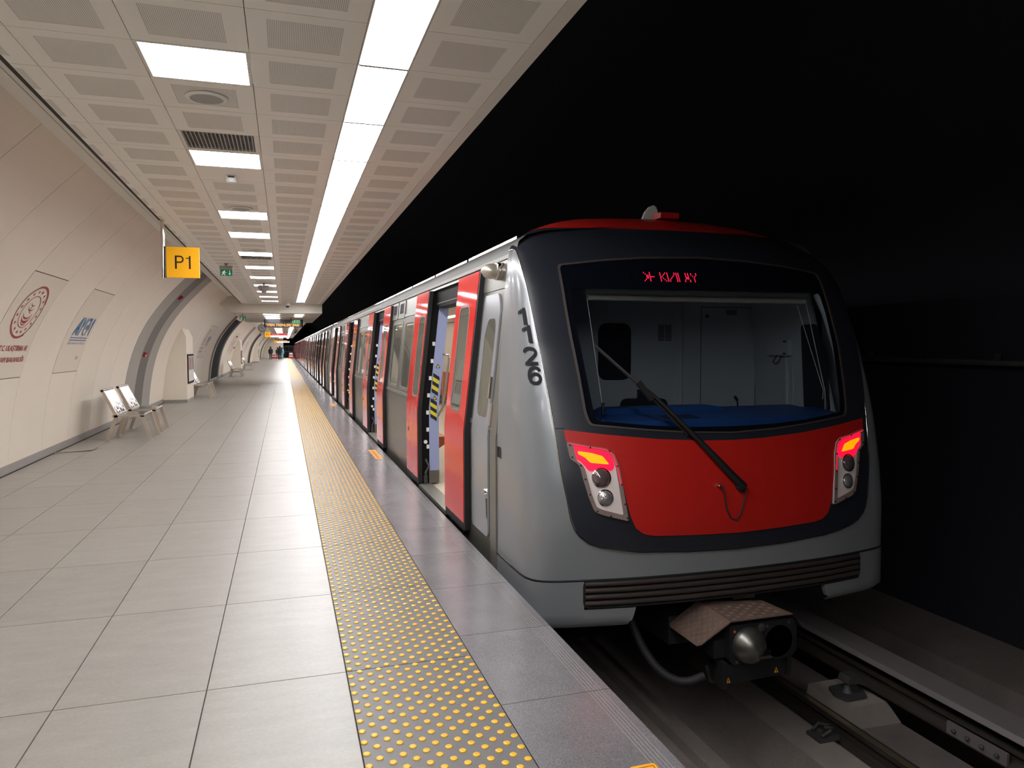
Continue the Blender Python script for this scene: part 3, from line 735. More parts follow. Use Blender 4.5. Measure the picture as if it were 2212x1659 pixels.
def leaf(t, y0, near):
    """one open red plug door leaf hung outside the body"""
    f = lambda p, d: (dprof(p[1], d), p[0], p[1])
    outer = roundpoly([(y0, .075), (y0+DOORW, .075), (y0+DOORW, .86), (y0+DOORW, .92), (y0+DOORW, 2.255), (y0, 2.255), (y0, .92), (y0, .86)], [.012, .012, 0, 0, .02, .02, 0, 0], 3)
    a, b = (y0+.215, y0+.585) if near else (y0+.06, y0+.43)
    win = rrect(a, b, 1.03, 1.965, .085)
    c = ((a+b)/2, 1.5)
    lf = ringmesh(outer, win, c, f, .034, nr=5, n=60).build('door_leaf', m_doorred, t, smooth=35)
    ringmesh(rrect(a+.002, b-.002, 1.032, 1.963, .083), None, c, lambda p, d: f(p, d-.003), .006, nr=2, n=40).build('door_glass', m_glass_door, lf, smooth=35)
    ringmesh(rrect(a-.012, b+.012, 1.018, 1.977, .095), rrect(a+.004, b-.004, 1.034, 1.961, .08), c, lambda p, d: f(p, d+.001), .004, nr=1, n=40).build('window_seal', m_bezel, lf, smooth=35)
    mb = MB().box(1.466, 1.50, y0+.01, y0+DOORW-.005, .0, .075)
    mb.build('bottom_seal', m_black, lf)
    e0, e1 = (y0-.035, y0) if near else (y0-.035, y0)
    zz = [.02, .86, .90, 1.5, 2.25]
    mb = MB()
    for za, zb in zip(zz[:-1], zz[1:]): mb.hexa([(dprof(za)+.004, e0, za), (dprof(za)+.05, e0, za), (dprof(za)+.05, e1, za), (dprof(za)+.004, e1, za), (dprof(zb)+.004, e0, zb), (dprof(zb)+.05, e0, zb), (dprof(zb)+.05, e1, zb), (dprof(zb)+.004, e1, zb)])
    mb.build('edge_rubber', m_black, lf)
    if not near:
        MB().lathe([(.03, 0), (.03, .006)], (dprof(.60)-.001, y0+.63, .60), n=12, ax=(-1, 0, 0)).build('lock', m_bezel, lf)
        MB().lathe([(.028, 0), (.028, .012)], (dprof(1.36), y0+.04, 1.36), n=12, ax=(-1, 0, 0)).build('push_button', m_chrome, lf)
    return lf

def car_body(t, y0, y1, doors, cab=False):
    holes = []
    for d in doors: holes.append((d+OPEN0, d+OPEN0+OPENW))
    bounds = [y0] + [v for h_ in holes for v in h_] + [y1]
    wins = []
    for i, d in enumerate(doors):
        for a, b in WIN:
            if i < len(doors)-1 : wins.append((d+a, d+b))
    if not cab: wins.append((y0+.25, doors[0]-.12))
    wins.append((doors[-1]+3.25, y1-.5))
    for k in range(0, len(bounds), 2):
        a, b = bounds[k], bounds[k+1]
        ys = sorted(set([a, b] + [v for w_ in wins for v in w_ if a < v < b]))
        sk = lambda yy, zz: any(p < yy < q for p, q in wins) and 1.05 < zz < 1.95
        if cab and k == 0:
            ys = [a, 5.47, 6.01, b]; ys = sorted(set(ys)); sk = lambda yy, zz: False
        MB().grid(lambda u, v: carside(u, v), ys, KN, skip=sk).build('side_panel', m_steel, t, smooth=30)
        # belt moulding
        for zb in (.975, 2.05):
            if b-a > 2 or zb < 1: MB().hexa([carside(a, zb-.02, 0), carside(b, zb-.02, 0), carside(b, zb-.02, .008), carside(a, zb-.02, .008), carside(a, zb+.02, 0), carside(b, zb+.02, 0), carside(b, zb+.02, .006), carside(a, zb+.02, .006)]).build('belt_moulding', m_steel_l, t)
    for a, b in wins:
        f = lambda p, d: carside(p[0], p[1], d)
        wo = ringmesh(rrect(a-.03, b+.03, 1.02, 1.98, .03), rrect(a+.012, b-.012, 1.065, 1.935, .09), ((a+b)/2, 1.5), lambda p, d: f(p, d+.004), .012, nr=1, n=40).build('side_window', m_steel_l, t, smooth=30)
        ringmesh(rrect(a+.010, b-.010, 1.063, 1.937, .088), None, ((a+b)/2, 1.5), lambda p, d: f(p, d-.004), .006, nr=2, n=40).build('window_glass', m_glass_side, wo, smooth=30)
    # below and above the doorways
    for a, b in holes:
        MB().grid(lambda u, v: carside(u, v), [a, b], [-.52, .0]).build('sill_panel', m_steel, t)
        MB().box(1.47, 1.62, a, b, -.03, .012).build('threshold', m_steel_l, t)
        MB().hexa([carside(a, 2.25), carside(b, 2.25), carside(b, 2.25, -.25), carside(a, 2.25, -.25), carside(a, 2.30, 0), carside(b, 2.30, 0), carside(b, 2.30, -.25), carside(a, 2.30, -.25)]).build('door_header', m_steel, t)
        o = MB().box(1.70, 1.86, a, b, 2.06, 2.25).build('door_drive', m_mech, t)
        MB().tube([(1.72, a+.03, 2.16), (1.72, b-.03, 2.16)], .018).tube([(1.705, a+.06, 2.10), (1.705, b-.06, 2.10)], .012).build('drive_rod', m_iron, o)
        for sg, ya in ((1, b), (-1, a)):     # door posts
            if sg > 0:
                zz = [.0, .90, 1.5, 2.25]; mb = MB(); pn = MB(); zq = [.16, .90, 1.5, 2.06]
                for za, zb in zip(zz[:-1], zz[1:]):
                    mb.hexa([(XC-bw(za), ya-.004, za), (XC-bw(za)+.085, ya-.004, za), (XC-bw(za)+.085, ya+.2, za), (XC-bw(za), ya+.2, za), (XC-bw(zb), ya-.004, zb), (XC-bw(zb)+.085, ya-.004, zb), (XC-bw(zb)+.085, ya+.2, zb), (XC-bw(zb), ya+.2, zb)])
                jb = mb.build('door_jamb', m_mech, t)
                if ya < y0+24.5:
                    pins = MB()
                    for q in range(7):
                        zq_ = .42+.2*q; pins.box(XC-bw(zq_)+.052, XC-bw(zq_)+.082, ya-.022, ya-.004, zq_, zq_+.045)
                    pins.lathe([(.022, 0), (.022, .02)], (XC-bw(.5)+.04, ya-.004, .5), n=10, ax=(0, -1, 0))
                    pins.build('jamb_pins', m_white, jb)['kind'] = 'stuff'
                    MB().tube([(1.55, ya-.03, .30), (1.585, ya-.05, .22), (1.545, ya-.05, .14), (1.56, ya-.03, .05)], .014).box(1.53, 1.57, ya-.04, ya-.004, .02, .10).build('jamb_cable', m_iron, jb)
                for za, zb in zip(zq[:-1], zq[1:]):
                    pn.hexa([(XC-bw(za)+.085, ya-.012, za), (XC-bw(za)+.20, ya-.012, za), (XC-bw(za)+.20, ya+.16, za), (XC-bw(za)+.085, ya+.16, za), (XC-bw(zb)+.085, ya-.012, zb), (XC-bw(zb)+.20, ya-.012, zb), (XC-bw(zb)+.20, ya+.16, zb), (XC-bw(zb)+.085, ya+.16, zb)])
                po = pn.build('door_post', m_lav, t)
                MB().box(1.595, 1.715, ya-.012, ya+.16, .012, .16).build('kick_plate', m_steel, po)
                for z0 in (1.05, .755):
                    mb = MB()
                    for q in range(5):
                        za = z0+q*.045; xo = XC-bw(za)+.10
                        mb.hexa([(xo, ya-.0135, za+.03), (xo+.075, ya-.0135, za-.02), (xo+.075, ya-.0125, za-.02), (xo, ya-.0125, za+.03), (xo, ya-.0135, za+.075), (xo+.075, ya-.0135, za+.025), (xo+.075, ya-.0125, za+.025), (xo, ya-.0125, za+.075)], q % 2)
                    mb.build('hazard_sticker', [m_ink, m_yellow], po)
                for z0 in (1.36, .99):
                    mb = MB()
                    xo = XC-bw(z0)+.115
                    mb.face([(xo, ya-.0135, z0), (xo+.055, ya-.0135, z0), (xo+.028, ya-.0135, z0+.05)], 0); mb.face([(xo+.012, ya-.014, z0+.006), (xo+.043, ya-.014, z0+.006), (xo+.028, ya-.014, z0+.036)], 1)
                    mb.build('warning_triangle', [m_ink, m_yellow], po, fix=False)
                MB().tube([(XC-bw(1.5)+.18, ya-.03, 1.52), (XC-bw(1.5)+.25, ya-.03, 1.51), (XC-bw(1.4)+.265, ya-.03, 1.46), (XC-bw(.9)+.25, ya-.03, .92), (XC-bw(.85)+.19, ya-.03, .80)], .014, 10).build('grab_handle', m_chrome, po, smooth=50)
            else:
                mb = MB(); zz = [.0, .90, 1.5, 2.25]
                for za, zb in zip(zz[:-1], zz[1:]):
                    mb.hexa([(XC-bw(za), ya-.2, za), (XC-bw(za)+.19, ya-.2, za), (XC-bw(za)+.19, ya, za), (XC-bw(za), ya, za), (XC-bw(zb), ya-.2, zb), (XC-bw(zb)+.19, ya-.2, zb), (XC-bw(zb)+.19, ya, zb), (XC-bw(zb), ya, zb)])
                mb.build('door_jamb', m_mech, t)
    for d in doors: leaf(t, d, True); leaf(t, d+OPEN0+OPENW+.005, False)
    # louvres above the windows
    for i, d in enumerate(doors[:-1]):
        if i % 2: continue
        for (a, b) in ((4.24, 4.80), (4.90, 5.42)):
            lo = ringmesh(rrect(d+a, d+b, 2.02, 2.27, .02), rrect(d+a+.10, d+b-.10, 2.09, 2.235, .005), (d+(a+b)/2, 2.16), lambda p, q: carside(p[0], p[1], q+.012), .012, nr=1, n=24).build('louvre', m_steel_l, t)
            MB().grid(lambda u, v: carside(u, v, .003), [d+a+.1, d+b-.1], [2.09, 2.235]).build('louvre_mesh', m_mech, lo)
            mb = MB()
            for q in range(6): mb.hexa([carside(yy, zz_+dz, dd) for dz in (0, .006) for yy, zz_, dd in ((d+a+.1, 2.10+q*.022, .003), (d+b-.1, 2.10+q*.022, .003), (d+b-.1, 2.10+q*.022, .010), (d+a+.1, 2.10+q*.022, .010))])
            mb.build('louvre_blades', m_iron, lo)
    # roof, far side, ends, underframe, saloon
    rp = [(XC-a, b) for a, b in ROOF] + [(XC+a, b) for a, b in ROOF[-2::-1]]
    MB().grid(lambda u, v: (rp[v][0], u, rp[v][1]), [y0, y1], list(range(len(rp)))).build('roof', m_roof, t, smooth=50)
    MB().hexa([(XC-1.345, y0, 2.285), (XC-1.325, y0, 2.285), (XC-1.325, y1, 2.285), (XC-1.345, y1, 2.285), (XC-1.345, y0, 2.315), (XC-1.325, y0, 2.315), (XC-1.325, y1, 2.315), (XC-1.345, y1, 2.315)]).build('rain_gutter', m_steel_l, t)
    mb = MB(); yy = y0+.2
    while yy < y1-.4: mb.box(XC-1.262, XC-1.225, yy, min(yy+1.55, y1), 2.44, 2.462); yy += 1.62
    mb.build('roof_rib', m_chrome, t)
    MB().grid(lambda u, v: carside(u, v, 0, 1), [y0, y1], KN).build('far_side', m_steel, t, smooth=30)
    endp = [(XC-bw(z), z) for z in (-.52, .9, 2.27)] + rp[1:-1] + [(XC+bw(z), z) for z in (2.27, .9, -.52)]
    MB().face([(a, y1, b) for a, b in endp]).build('end_wall', m_iron, t, fix=False)
    if not cab: MB().face([(a, y0, b) for a, b in endp[::-1]]).build('end_wall', m_iron, t, fix=False)
    MB().box(XC-1.47, XC+1.47, y0+.05, y1-.05, -.08, -.005).build('saloon_floor', m_infloor, t)
    ya = 6.2 if cab else y0+.1
    MB().box(XC-1.28, XC+1.28, ya, y1-.1, 2.27, 2.30).build('saloon_ceiling', m_inwall, t)
    mb = MB()
    mb.box(XC-.55, XC-.40, ya+.4, y1-.6, 2.255, 2.27).box(XC+.40, XC+.55, ya+.4, y1-.6, 2.255, 2.27)
    mb.build('saloon_light', m_cabinl, t)
    MB().grid(lambda u, v: carside(u, v, -.05, 1), [ya, y1-.1], [0, .9, 2.26]).build('saloon_lining', m_inwall, t)
    for i, d in enumerate(doors):
        for xx in (XC-.75, XC+.75):
            MB().tube([(xx, d+.9, 0), (xx, d+.9, 2.27)], .016).build('grab_pole', m_chrome, t)
        s0_ = d+3.1
        if i < len(doors)-1:
            MB().prism([(XC+1.42, .10), (XC+1.0, .38), (XC+.98, .42), (XC+1.02, .45), (XC+1.30, .45), (XC+1.36, .9), (XC+1.42, .9)], lambda a, b, q: (a, q, b), s0_, s0_+2.0).build('seat_bench', m_seat, t)
            MB().prism([(XC-1.42, .10), (XC-1.0, .38), (XC-.98, .42), (XC-1.02, .45), (XC-1.30, .45), (XC-1.36, .9), (XC-1.42, .9)], lambda a, b, q: (a, q, b), s0_, s0_+2.0).build('seat_bench', m_seat, t)
    MB().box(XC-.7, XC+.7, y0+.6, y1-.6, -.95, -.52).build('underframe', m_mech, t)

D1 = [6.12+PITCH*i for i in range(4)]
car1 = thing('metro_car', 'leading metro car with red and black front, tail lamps lit, nearest the camera', 'train car', (XC, 16, ZR), 'cars of the metro train')
car_body(car1, 5.25, 27.45, D1, cab=True)
C2 = 27.95
car2 = thing('metro_car', 'second metro car with open red doors behind the leading car', 'train car', (XC, C2+11, ZR), 'cars of the metro train')
car_body(car2, C2, C2+22.85, [C2+1.6+PITCH*i for i in range(4)])
MB().box(XC-1.0, XC+1.0, 27.45, C2, .0, 2.2).build('gangway', m_black, car1)
g2 = MB().box(XC-1.0, XC+1.0, C2+22.85, C2+23.35, .0, 2.2).build('gangway', m_black, car2)
for k, wd in enumerate(('third', 'fourth', 'fifth', 'sixth')):
    c = copy_tree(car2); c.location.y += 23.35*(k+1); c['label'] = wd + ' metro car far down the platform with open red doors'

# ------------------------------------------------------------------ nose of the leading car
PLN = np.array([(0, 4.335), (.4, 4.345), (.8, 4.375), (1.1, 4.425), (1.30, 4.467), (1.39, 4.500), (1.44, 4.540), (1.468, 4.600), (1.48, 4.68), (1.485, 4.85), (1.485, 5.25)])
# smooth the plan with a few subdivision passes
def chaikin(p, n=2):
    for _ in range(n):
        q = [p[0]]
        for a, b in zip(p[:-1], p[1:]): q += [a*.75+b*.25, a*.25+b*.75]
        q.append(p[-1]); p = np.array(q)
    return p
PLC = chaikin(PLN, 2)
PS = np.concatenate([[0], np.cumsum(np.hypot(*np.diff(PLC, axis=0).T))]); SMAX = float(PS[-1])
OFF = np.array([(-.6, 0), (.4, 0), (.7, .035), (1.065, .10), (1.3, .155), (1.6, .24), (1.86, .345), (2.02, .41), (2.13, .465), (2.25, .55), (2.35, .645), (2.43, .75), (2.5, .855), (2.56, .95), (2.62, 1.06), (2.67, 1.22), (2.705, 1.45), (2.72, 1.75)])
WID = np.array([(-.6, 1.485), (.9, 1.485), (1.3, 1.47), (1.6, 1.45), (1.86, 1.435), (2.13, 1.41), (2.25, 1.385), (2.35, 1.335), (2.43, 1.26), (2.5, 1.15), (2.56, 1.02), (2.62, .84), (2.67, .62), (2.705, .38), (2.72, .15)])
def cubic(tab, z):
    return float(np.interp(z, tab[:, 0], tab[:, 1]))
_zs = np.linspace(-.6, 2.72, 400); _k = np.ones(13)/13
def _smooth(tab):
    v = np.interp(_zs, tab[:, 0], tab[:, 1]); pv = np.concatenate([np.full(6, v[0]), v, v[-1]+(v[-1]-v[-2])*np.arange(1, 7)]); return np.convolve(pv, _k, 'valid')
_of, _wd = _smooth(OFF), _smooth(WID)
def nose(s, z, d=0.):
    def P(s, z):
        a = abs(s); u = float(np.interp(a, PS, PLC[:, 0])); Yp = float(np.interp(a, PS, PLC[:, 1]))
        o = float(np.interp(z, _zs, _of)); w_ = float(np.interp(z, _zs, _wd)); ye = max(5.25, 4.75+o)
        Y = Yp+o if Yp < 4.68 else 4.68+o+(ye-4.68-o)*(Yp-4.68)/.57
        return Vector((XC+math.copysign(u*w_/1.485, s), Y, z))
    p = P(s, z)
    if d:
        e = .01; n = (P(s+e, z)-P(s-e, z)).cross(P(s, z+e)-P(s, z-e))
        if n.length > 1e-9: p = p + n.normalized()*d
    return p
fn = lambda p, d: nose(p[0], p[1], d)
def mirror(h): return [(-a, b) for a, b in h][::-1] + list(h)
# outlines run from bottom centre up the right side to the top centre, mirrored
CLEAR = roundpoly(mirror([(0.001, 1.04), (.35, 1.045), (.65, 1.065), (1.015, 1.105), (1.05, 1.35), (1.085, 1.6), (1.115, 1.85), (1.115, 2.02), (.6, 2.014), (0.001, 2.01)]), .03, 3)
GASK = roundpoly(mirror([(0.001, .995), (.35, 1.008), (.65, 1.032), (1.06, 1.075), (1.085, 1.15), (1.115, 1.4), (1.15, 1.65), (1.19, 2.185), (.84, 2.225), (.5, 2.252), (0.001, 2.268)]), .03, 3)
MASK = roundpoly(mirror([(0.001, .195), (.4, .205), (.75, .225), (1.02, .27), (1.10, .30), (1.175, .365), (1.21, .45), (1.262, .75), (1.295, 1.07), (1.335, 1.35), (1.376, 1.62), (1.434, 2.04), (1.468, 2.20), (1.50, 2.275), (1.53, 2.32), (1.53, 2.515), (.8, 2.515), (0.001, 2.51)]), [.03]*38, 3)
RED = roundpoly(mirror([(0.001, .31), (.35, .318), (.64, .330), (.72, .345), (.775, .385), (.81, .46), (.885, .80), (.95, .90), (1.226, .965), (1.236, 1.046), (.975, 1.012), (.58, .970), (.25, .949), (0.001, .944)]), .012, 3)
NZ = sorted(set([round(v, 3) for v in np.linspace(.05, 2.25, 45)] + [.05, .19, .35, .6, .85, 1.05, 1.3, 1.5, 1.7, 1.9, 2.05, 2.18, 2.25, 2.29, 2.32, 2.36, 2.40, 2.44, 2.48, 2.515]))
ss = sorted(set([round(v, 4) for v in np.linspace(-1.2, 1.2, 33)] + [round(sg*v, 4) for sg in (-1, 1) for v in np.linspace(1.2, SMAX, 44)]))
def softpoly(p, n=2):
    q = [Vector(a) for a in p]
    for _ in range(n):
        r = []
        for i in range(len(q)):
            a, b = q[i], q[(i+1) % len(q)]; r += [a*.75+b*.25, a*.25+b*.75]
        q = r
    return [tuple(v) for v in q]
def inpoly(p, poly):
    c = False; n = len(poly)
    for i in range(n):
        (x1, y1), (x2, y2) = poly[i], poly[i-1]
        if (y1 > p[1]) != (y2 > p[1]) and p[0] < (x2-x1)*(p[1]-y1)/(y2-y1)+x1: c = not c
    return c
MB().grid(lambda s, z: nose(s, z), ss, NZ, skip=lambda s, z: 1.0 < z < 2.1 and abs(s) < 1.16).build('nose_shell', m_silver, car1, smooth=50)
mk = ringmesh(MASK, [(a*.998, b) for a, b in GASK], (0, 1.6), lambda p, d: nose(p[0], p[1], d+.008), .012, nr=10, n=140).build('front_mask', m_blackgl, car1, smooth=50)
ringmesh([(a*1.006, b+(b-1.6)*.006) for a, b in GASK], [(a*.990, b-(b-1.6)*.012) for a, b in GASK], (0, 1.6), lambda p, d: nose(p[0], p[1], d+.012), .006, nr=1, n=140).build('windscreen_gasket', m_gasket, mk, smooth=50)
ws_ = ringmesh([(a*.992, b-(b-1.6)*.009) for a, b in GASK], CLEAR, (0, 1.6), lambda p, d: nose(p[0], p[1], d+.004), .006, nr=4, n=140).build('windscreen_border', m_border, car1, smooth=50)
ringmesh([(a*1.004, b+(b-1.6)*.004) for a, b in CLEAR], None, (0, 1.55), lambda p, d: nose(p[0], p[1], d), .004, nr=10, n=120).build('windscreen', m_glass_front, ws_, smooth=50)
ringmesh(RED, None, (0, .65), lambda p, d: nose(p[0], p[1], d+.016), .012, nr=10, n=140).build('red_front_panel', m_red, car1, smooth=50)
MB().grid(lambda s, z: nose(s, z, .009), [v for v in ss], [2.515, 2.53, 2.55, 2.58, 2.61, 2.64, 2.67, 2.69, 2.705, 2.715, 2.72]).build('red_roof_cap', m_red, car1, smooth=50)
for sg in (-1, 1):
    MB().grid(lambda s, v: nose(sg*s, 2.515-(2.515-(2.318+.02*min(1, (s-1.52)/.15)))*v, .008), list(np.linspace(1.52, SMAX, 16)), [0, .25, .5, .75, 1]).build('roof_fairing', m_blackgl, car1, smooth=50)
# seam line across the mask corner, silver edge bead
for sg in (-1, 1):
    MB().tube([nose(sg*s_, z_, .006) for s_, z_ in ((SMAX-.02, 2.335), (1.80, 2.335), (1.66, 2.334), (1.57, 2.326), (1.532, 2.308), (1.505, 2.27), (1.474, 2.19), (1.44, 2.04), (1.382, 1.62), (1.341, 1.35), (1.301, 1.07), (1.268, .75), (1.218, .452), (1.198, .395), (1.162, .346), (1.10, .296), (1.02, .266), (.88, .236), (.75, .22), (.4, .2), (0, .19))], .005, 6).build('mask_bead', m_chrome, car1, smooth=60)
    MB().tube([nose(sg*s_, 1.055, .0085) for s_ in (1.235, 1.27, 1.293)], .004, 6).build('mask_seam', m_black, car1)
# destination display: dot matrix
GL = {'(': ['10000', '01000', '00110', '00110', '00110', '01000', '10000'], 'F': ['01000', '01000', '01000', '01111', '01000', '01000', '01000'],
      'K': ['10001', '10010', '10100', '11000', '10100', '10010', '10001'], 'I': ['1', '1', '1', '1', '1', '1', '1'], '/': ['00001', '00001', '00010', '00100', '01000', '10000', '10000'],
      'A': ['01010', '01010', '01010', '01110', '01110', '10001', '10001'], 'Y': ['10001', '10001', '01010', '00100', '00100', '00100', '00100'], ' ': ['0']*7}
disp = MB().grid(lambda s, z: nose(s, z, .0065), [v for v in np.linspace(-.62, .62, 14)], [2.045, 2.10, 2.165]).build('destination_display', m_border, ws_, smooth=60)
mb = MB(); x = -.525; PX = .0108
for ch in '(FKI/IIAY':
    if ch == 'K': x += PX*3.5
    if ch == 'A': x += PX*3.2
    for r, row in enumerate(GL[ch]):
        for c, v in enumerate(row if len(ch) == 1 else row):
            if v == '1':
                s_, z_ = x+c*PX, 2.135-r*.0102
                mb.face([nose(s_+dx*.0034, z_+dz*.0034, .010) for dx, dz in ((-1, -1), (1, -1), (1, 1), (-1, 1))])
    x += (len(GL[ch][0])+(.55 if ch != '(' else -1.6))*PX
mb.build('destination_text', m_led, disp, fix=False)
# wiper
fo_ = lambda s, z, d: nose(s, z, d)
wip = MB().tube([fo_(.02, .625, .05), fo_(-.05, .69, .055), fo_(-.20, .845, .055), fo_(-.40, 1.055, .05), fo_(-.55, 1.21, .045), fo_(-.66, 1.31, .04)], [.03, .028, .024, .017, .012, .010], 8).build('wiper_arm', m_wipe, car1, smooth=50)
MB().lathe([(.036, 0), (.036, .05), (.026, .062)], nose(.01, .632, .0), n=14, ax=(0, -1, 0)).build('wiper_pivot', m_wipe, wip, smooth=40)
MB().tube([fo_(-.36, .99, .022), fo_(-.62, 1.265, .022), fo_(-.82, 1.45, .022), fo_(-.985, 1.60, .022)], .011, 6).build('wiper_blade', m_black, wip)
MB().tube([fo_(-.60, 1.25, .04), fo_(-.985, 1.60, .036)], .006, 6).build('blade_spine', m_iron, wip)
MB().hexa([fo_(a, b, d) for d in (.03, .055) for a, b in ((-.60, 1.24), (-.63, 1.22), (-.72, 1.335), (-.69, 1.36))]).build('blade_clip', m_wipe, wip)
MB().tube([fo_(-.162, .645, .03), fo_(-.145, .64, .055), fo_(-.13, .58, .05), fo_(-.11, .48, .03), fo_(-.075, .415, .022), fo_(-.03, .40, .022), fo_(.005, .44, .022), fo_(.03, .53, .03), fo_(.04, .60, .04)], .0055, 6).build('washer_hose', m_hose, wip, smooth=60)
MB().lathe([(.012, 0), (.012, .03), (.005, .04)], nose(-.162, .645, .016), n=10, ax=(0, -1, 0)).build('washer_nozzle', m_chrome, wip)
# tail lamps
LAMP = [(1.222, .968), (1.075, .937), (.955, .918), (.905, .885), (.875, .80), (.828, .437), (1.00, .482), (1.055, .505), (1.09, .60), (1.118, .706), (1.137, .792), (1.16, .825), (1.200, .850)]
for sg in (-1, 1):
    lp = roundpoly([(sg*a, b) for a, b in LAMP], .018, 4); c = (sg*1.0, .77)
    inn = [(c[0]+(a-c[0])*.80+(-sg*0.), c[1]+(b-c[1])*.875) for a, b in lp]
    base = ringmesh(lp, None, c, lambda p, d: nose(p[0], p[1], d+.020), .014, nr=5, n=90).build('tail_lamp', m_housing, car1, smooth=40)
    base['label'] = 'lit tail lamp with red glow on the ' + ('platform' if sg < 0 else 'tunnel') + ' side'
    ringmesh(lp, inn, c, lambda p, d: nose(p[0], p[1], d+.027), .007, nr=1, n=90).build('bezel', m_bezel, base, smooth=30)
    # glowing upper light guide
    top = roundpoly([(sg*a, b) for a, b in [(1.185, .945), (1.07, .92), (.965, .902), (.925, .872), (.905, .80), (.925, .772), (1.085, .772), (1.105, .80), (1.135, .835), (1.178, .862)]], .015, 3)
    amb = roundpoly([(sg*a, b) for a, b in [(1.152, .905), (1.06, .89), (.985, .868), (.942, .812), (1.07, .826), (1.105, .862), (1.15, .885)]], .012, 3)
    ringmesh(top, None, (sg*1.02, .85), lambda p, d: nose(p[0], p[1], d+.024), .004, nr=3, n=70).build('red_light', m_redlight, base, smooth=40)
    ringmesh(amb, None, (sg*1.04, .856), lambda p, d: nose(p[0], p[1], d+.029), .004, nr=3, n=60).build('amber_light', m_amber, base, smooth=40)
    # thin glowing light guide running around the housing
    gd = [(1.205, .952), (1.07, .926), (.957, .907), (.915, .875), (.890, .80), (.872, .68)]
    MB().tube([nose(sg*a, b, .029) for a, b in gd], .003, 6).build('light_guide', m_redlight, base)
    n_ = (nose(sg*1.0, .73, .1)-nose(sg*1.0, .73)).normalized()
    for (a, b, r, mm, nm) in ((1.003, .728, .060, m_lens, 'upper_lens'), (.983, .597, .050, m_lens2, 'lower_lens')):
        o_ = nose(sg*a, b, .016)
        ln = MB().lathe([(r, .004), (r*.92, .014), (r*.6, .024), (r*.2, .028)], o_, n=28, ax=n_).build(nm, mm, base, smooth=60)
        MB().lathe([(r*1.12, 0), (r*1.10, .012), (r*1.0, .014), (r*.98, .006)], o_, n=28, ax=n_).build('lens_ring', m_chrome, ln, smooth=30)
    for a, b in ((1.20, .945), (1.065, .926), (.935, .90), (.888, .80), (.868, .68), (.85, .55), (.838, .46), (.95, .475), (1.04, .51), (1.085, .62), (1.112, .72), (1.135, .81), (1.19, .865)):
        MB().lathe([(.0065, 0), (.0065, .006)], nose(sg*a, b, .026), n=8, ax=n_).build('screw', m_ink, base)

# bumper skirt, grille
gz0, gz1, gs = -.135, .045, 1.128
for sg in (-1, 1):
    sk_ = [sg*v for v in np.linspace(gs, SMAX, 24)]
    zz = [-.285, -.24, -.18, -.10, 0, .04]
    def sf(s, z): return nose(s, z, .004 - (.05*((-.24-z)/.045) if z < -.24 else 0))
    MB().grid(sf, sk_, zz).build('bumper_skirt', m_silver, car1, smooth=50)
    sk2 = [sg*v for v in np.linspace(.77, gs, 10)]
    MB().grid(lambda s, z: sf(s + (sg*.05*max(0, (-.17-z)/.115) if abs(s) < .8 else 0), z), sk2, [-.285, -.24, -.20, -.15]).build('skirt_lip', m_silver, car1, smooth=50)
    MB().grid(lambda z, d: nose(sg*(.77+.05*max(0, (-.17-z)/.115)), z, .004-d), [-.24, -.20, -.15], [0, .04]).build('skirt_edge', m_silver, car1)
MB().tube([nose(s, .048, .001) for s in np.linspace(-SMAX, SMAX, 70)], .007, 6).build('bumper_seam', m_black, car1, smooth=60)
back = MB().grid(lambda s, z: nose(s, z, -.05), list(np.linspace(-gs-.02, gs+.02, 30)), [gz0-.01, 0, gz1+.01]).build('grille', m_mech, car1, smooth=60)
for k in range(4):
    z = gz1-.024-k*.0435
    MB().tube([nose(s, z, .0) for s in np.linspace(-gs+.005, gs-.005, 30)], .0185, 10).build('grille_bar', m_grillebar, back, smooth=60)
ringmesh(rrect(-gs-.008, gs+.008, gz0-.008, gz1+.006, .05), rrect(-gs+.006, gs-.006, gz0+.004, gz1-.006, .045), (0, -.045), lambda p, d: nose(p[0], p[1], d+.010), .05, nr=1, n=160).build('grille_frame', m_black, back, smooth=40)
# car number on the platform-side corner
def strokes(ch):
    if ch == '1': return [[(.44, 0), (.70, 0), (.70, 1), (.50, 1)], [(.44, 0), (.50, 1), (.44, .86), (.44, .76)], [(.10, .62), (.44, .76), (.44, .95), (.10, .80)]]
    pts = {'2': [(.08, .70), (.12, .84), (.28, .93), (.50, .95), (.72, .90), (.84, .76), (.80, .60), (.62, .43), (.38, .27), (.22, .10)],
           '6': [(.84, .74), (.78, .87), (.62, .94), (.42, .92), (.26, .80), (.17, .58), (.17, .36), (.25, .16), (.42, .07), (.62, .07), (.79, .18), (.84, .34), (.78, .50), (.62, .59), (.42, .57), (.26, .46), (.19, .32)]}[ch]
    out = []; w_ = .092; V = [Vector(p) for p in chaikin(np.array(pts), 2)]
    L = []; Rr = []
    for k, p in enumerate(V):
        t_ = (V[min(k+1, len(V)-1)]-V[max(k-1, 0)]).normalized(); n_2 = Vector((-t_.y, t_.x)); L.append(p+n_2*w_); Rr.append(p-n_2*w_)
    for k in range(len(V)-1): out.append([tuple(L[k]), tuple(L[k+1]), tuple(Rr[k+1]), tuple(Rr[k])])
    if ch == '2': out.append([(.08, 0), (.90, 0), (.90, .19), (.10, .19)])
    return out
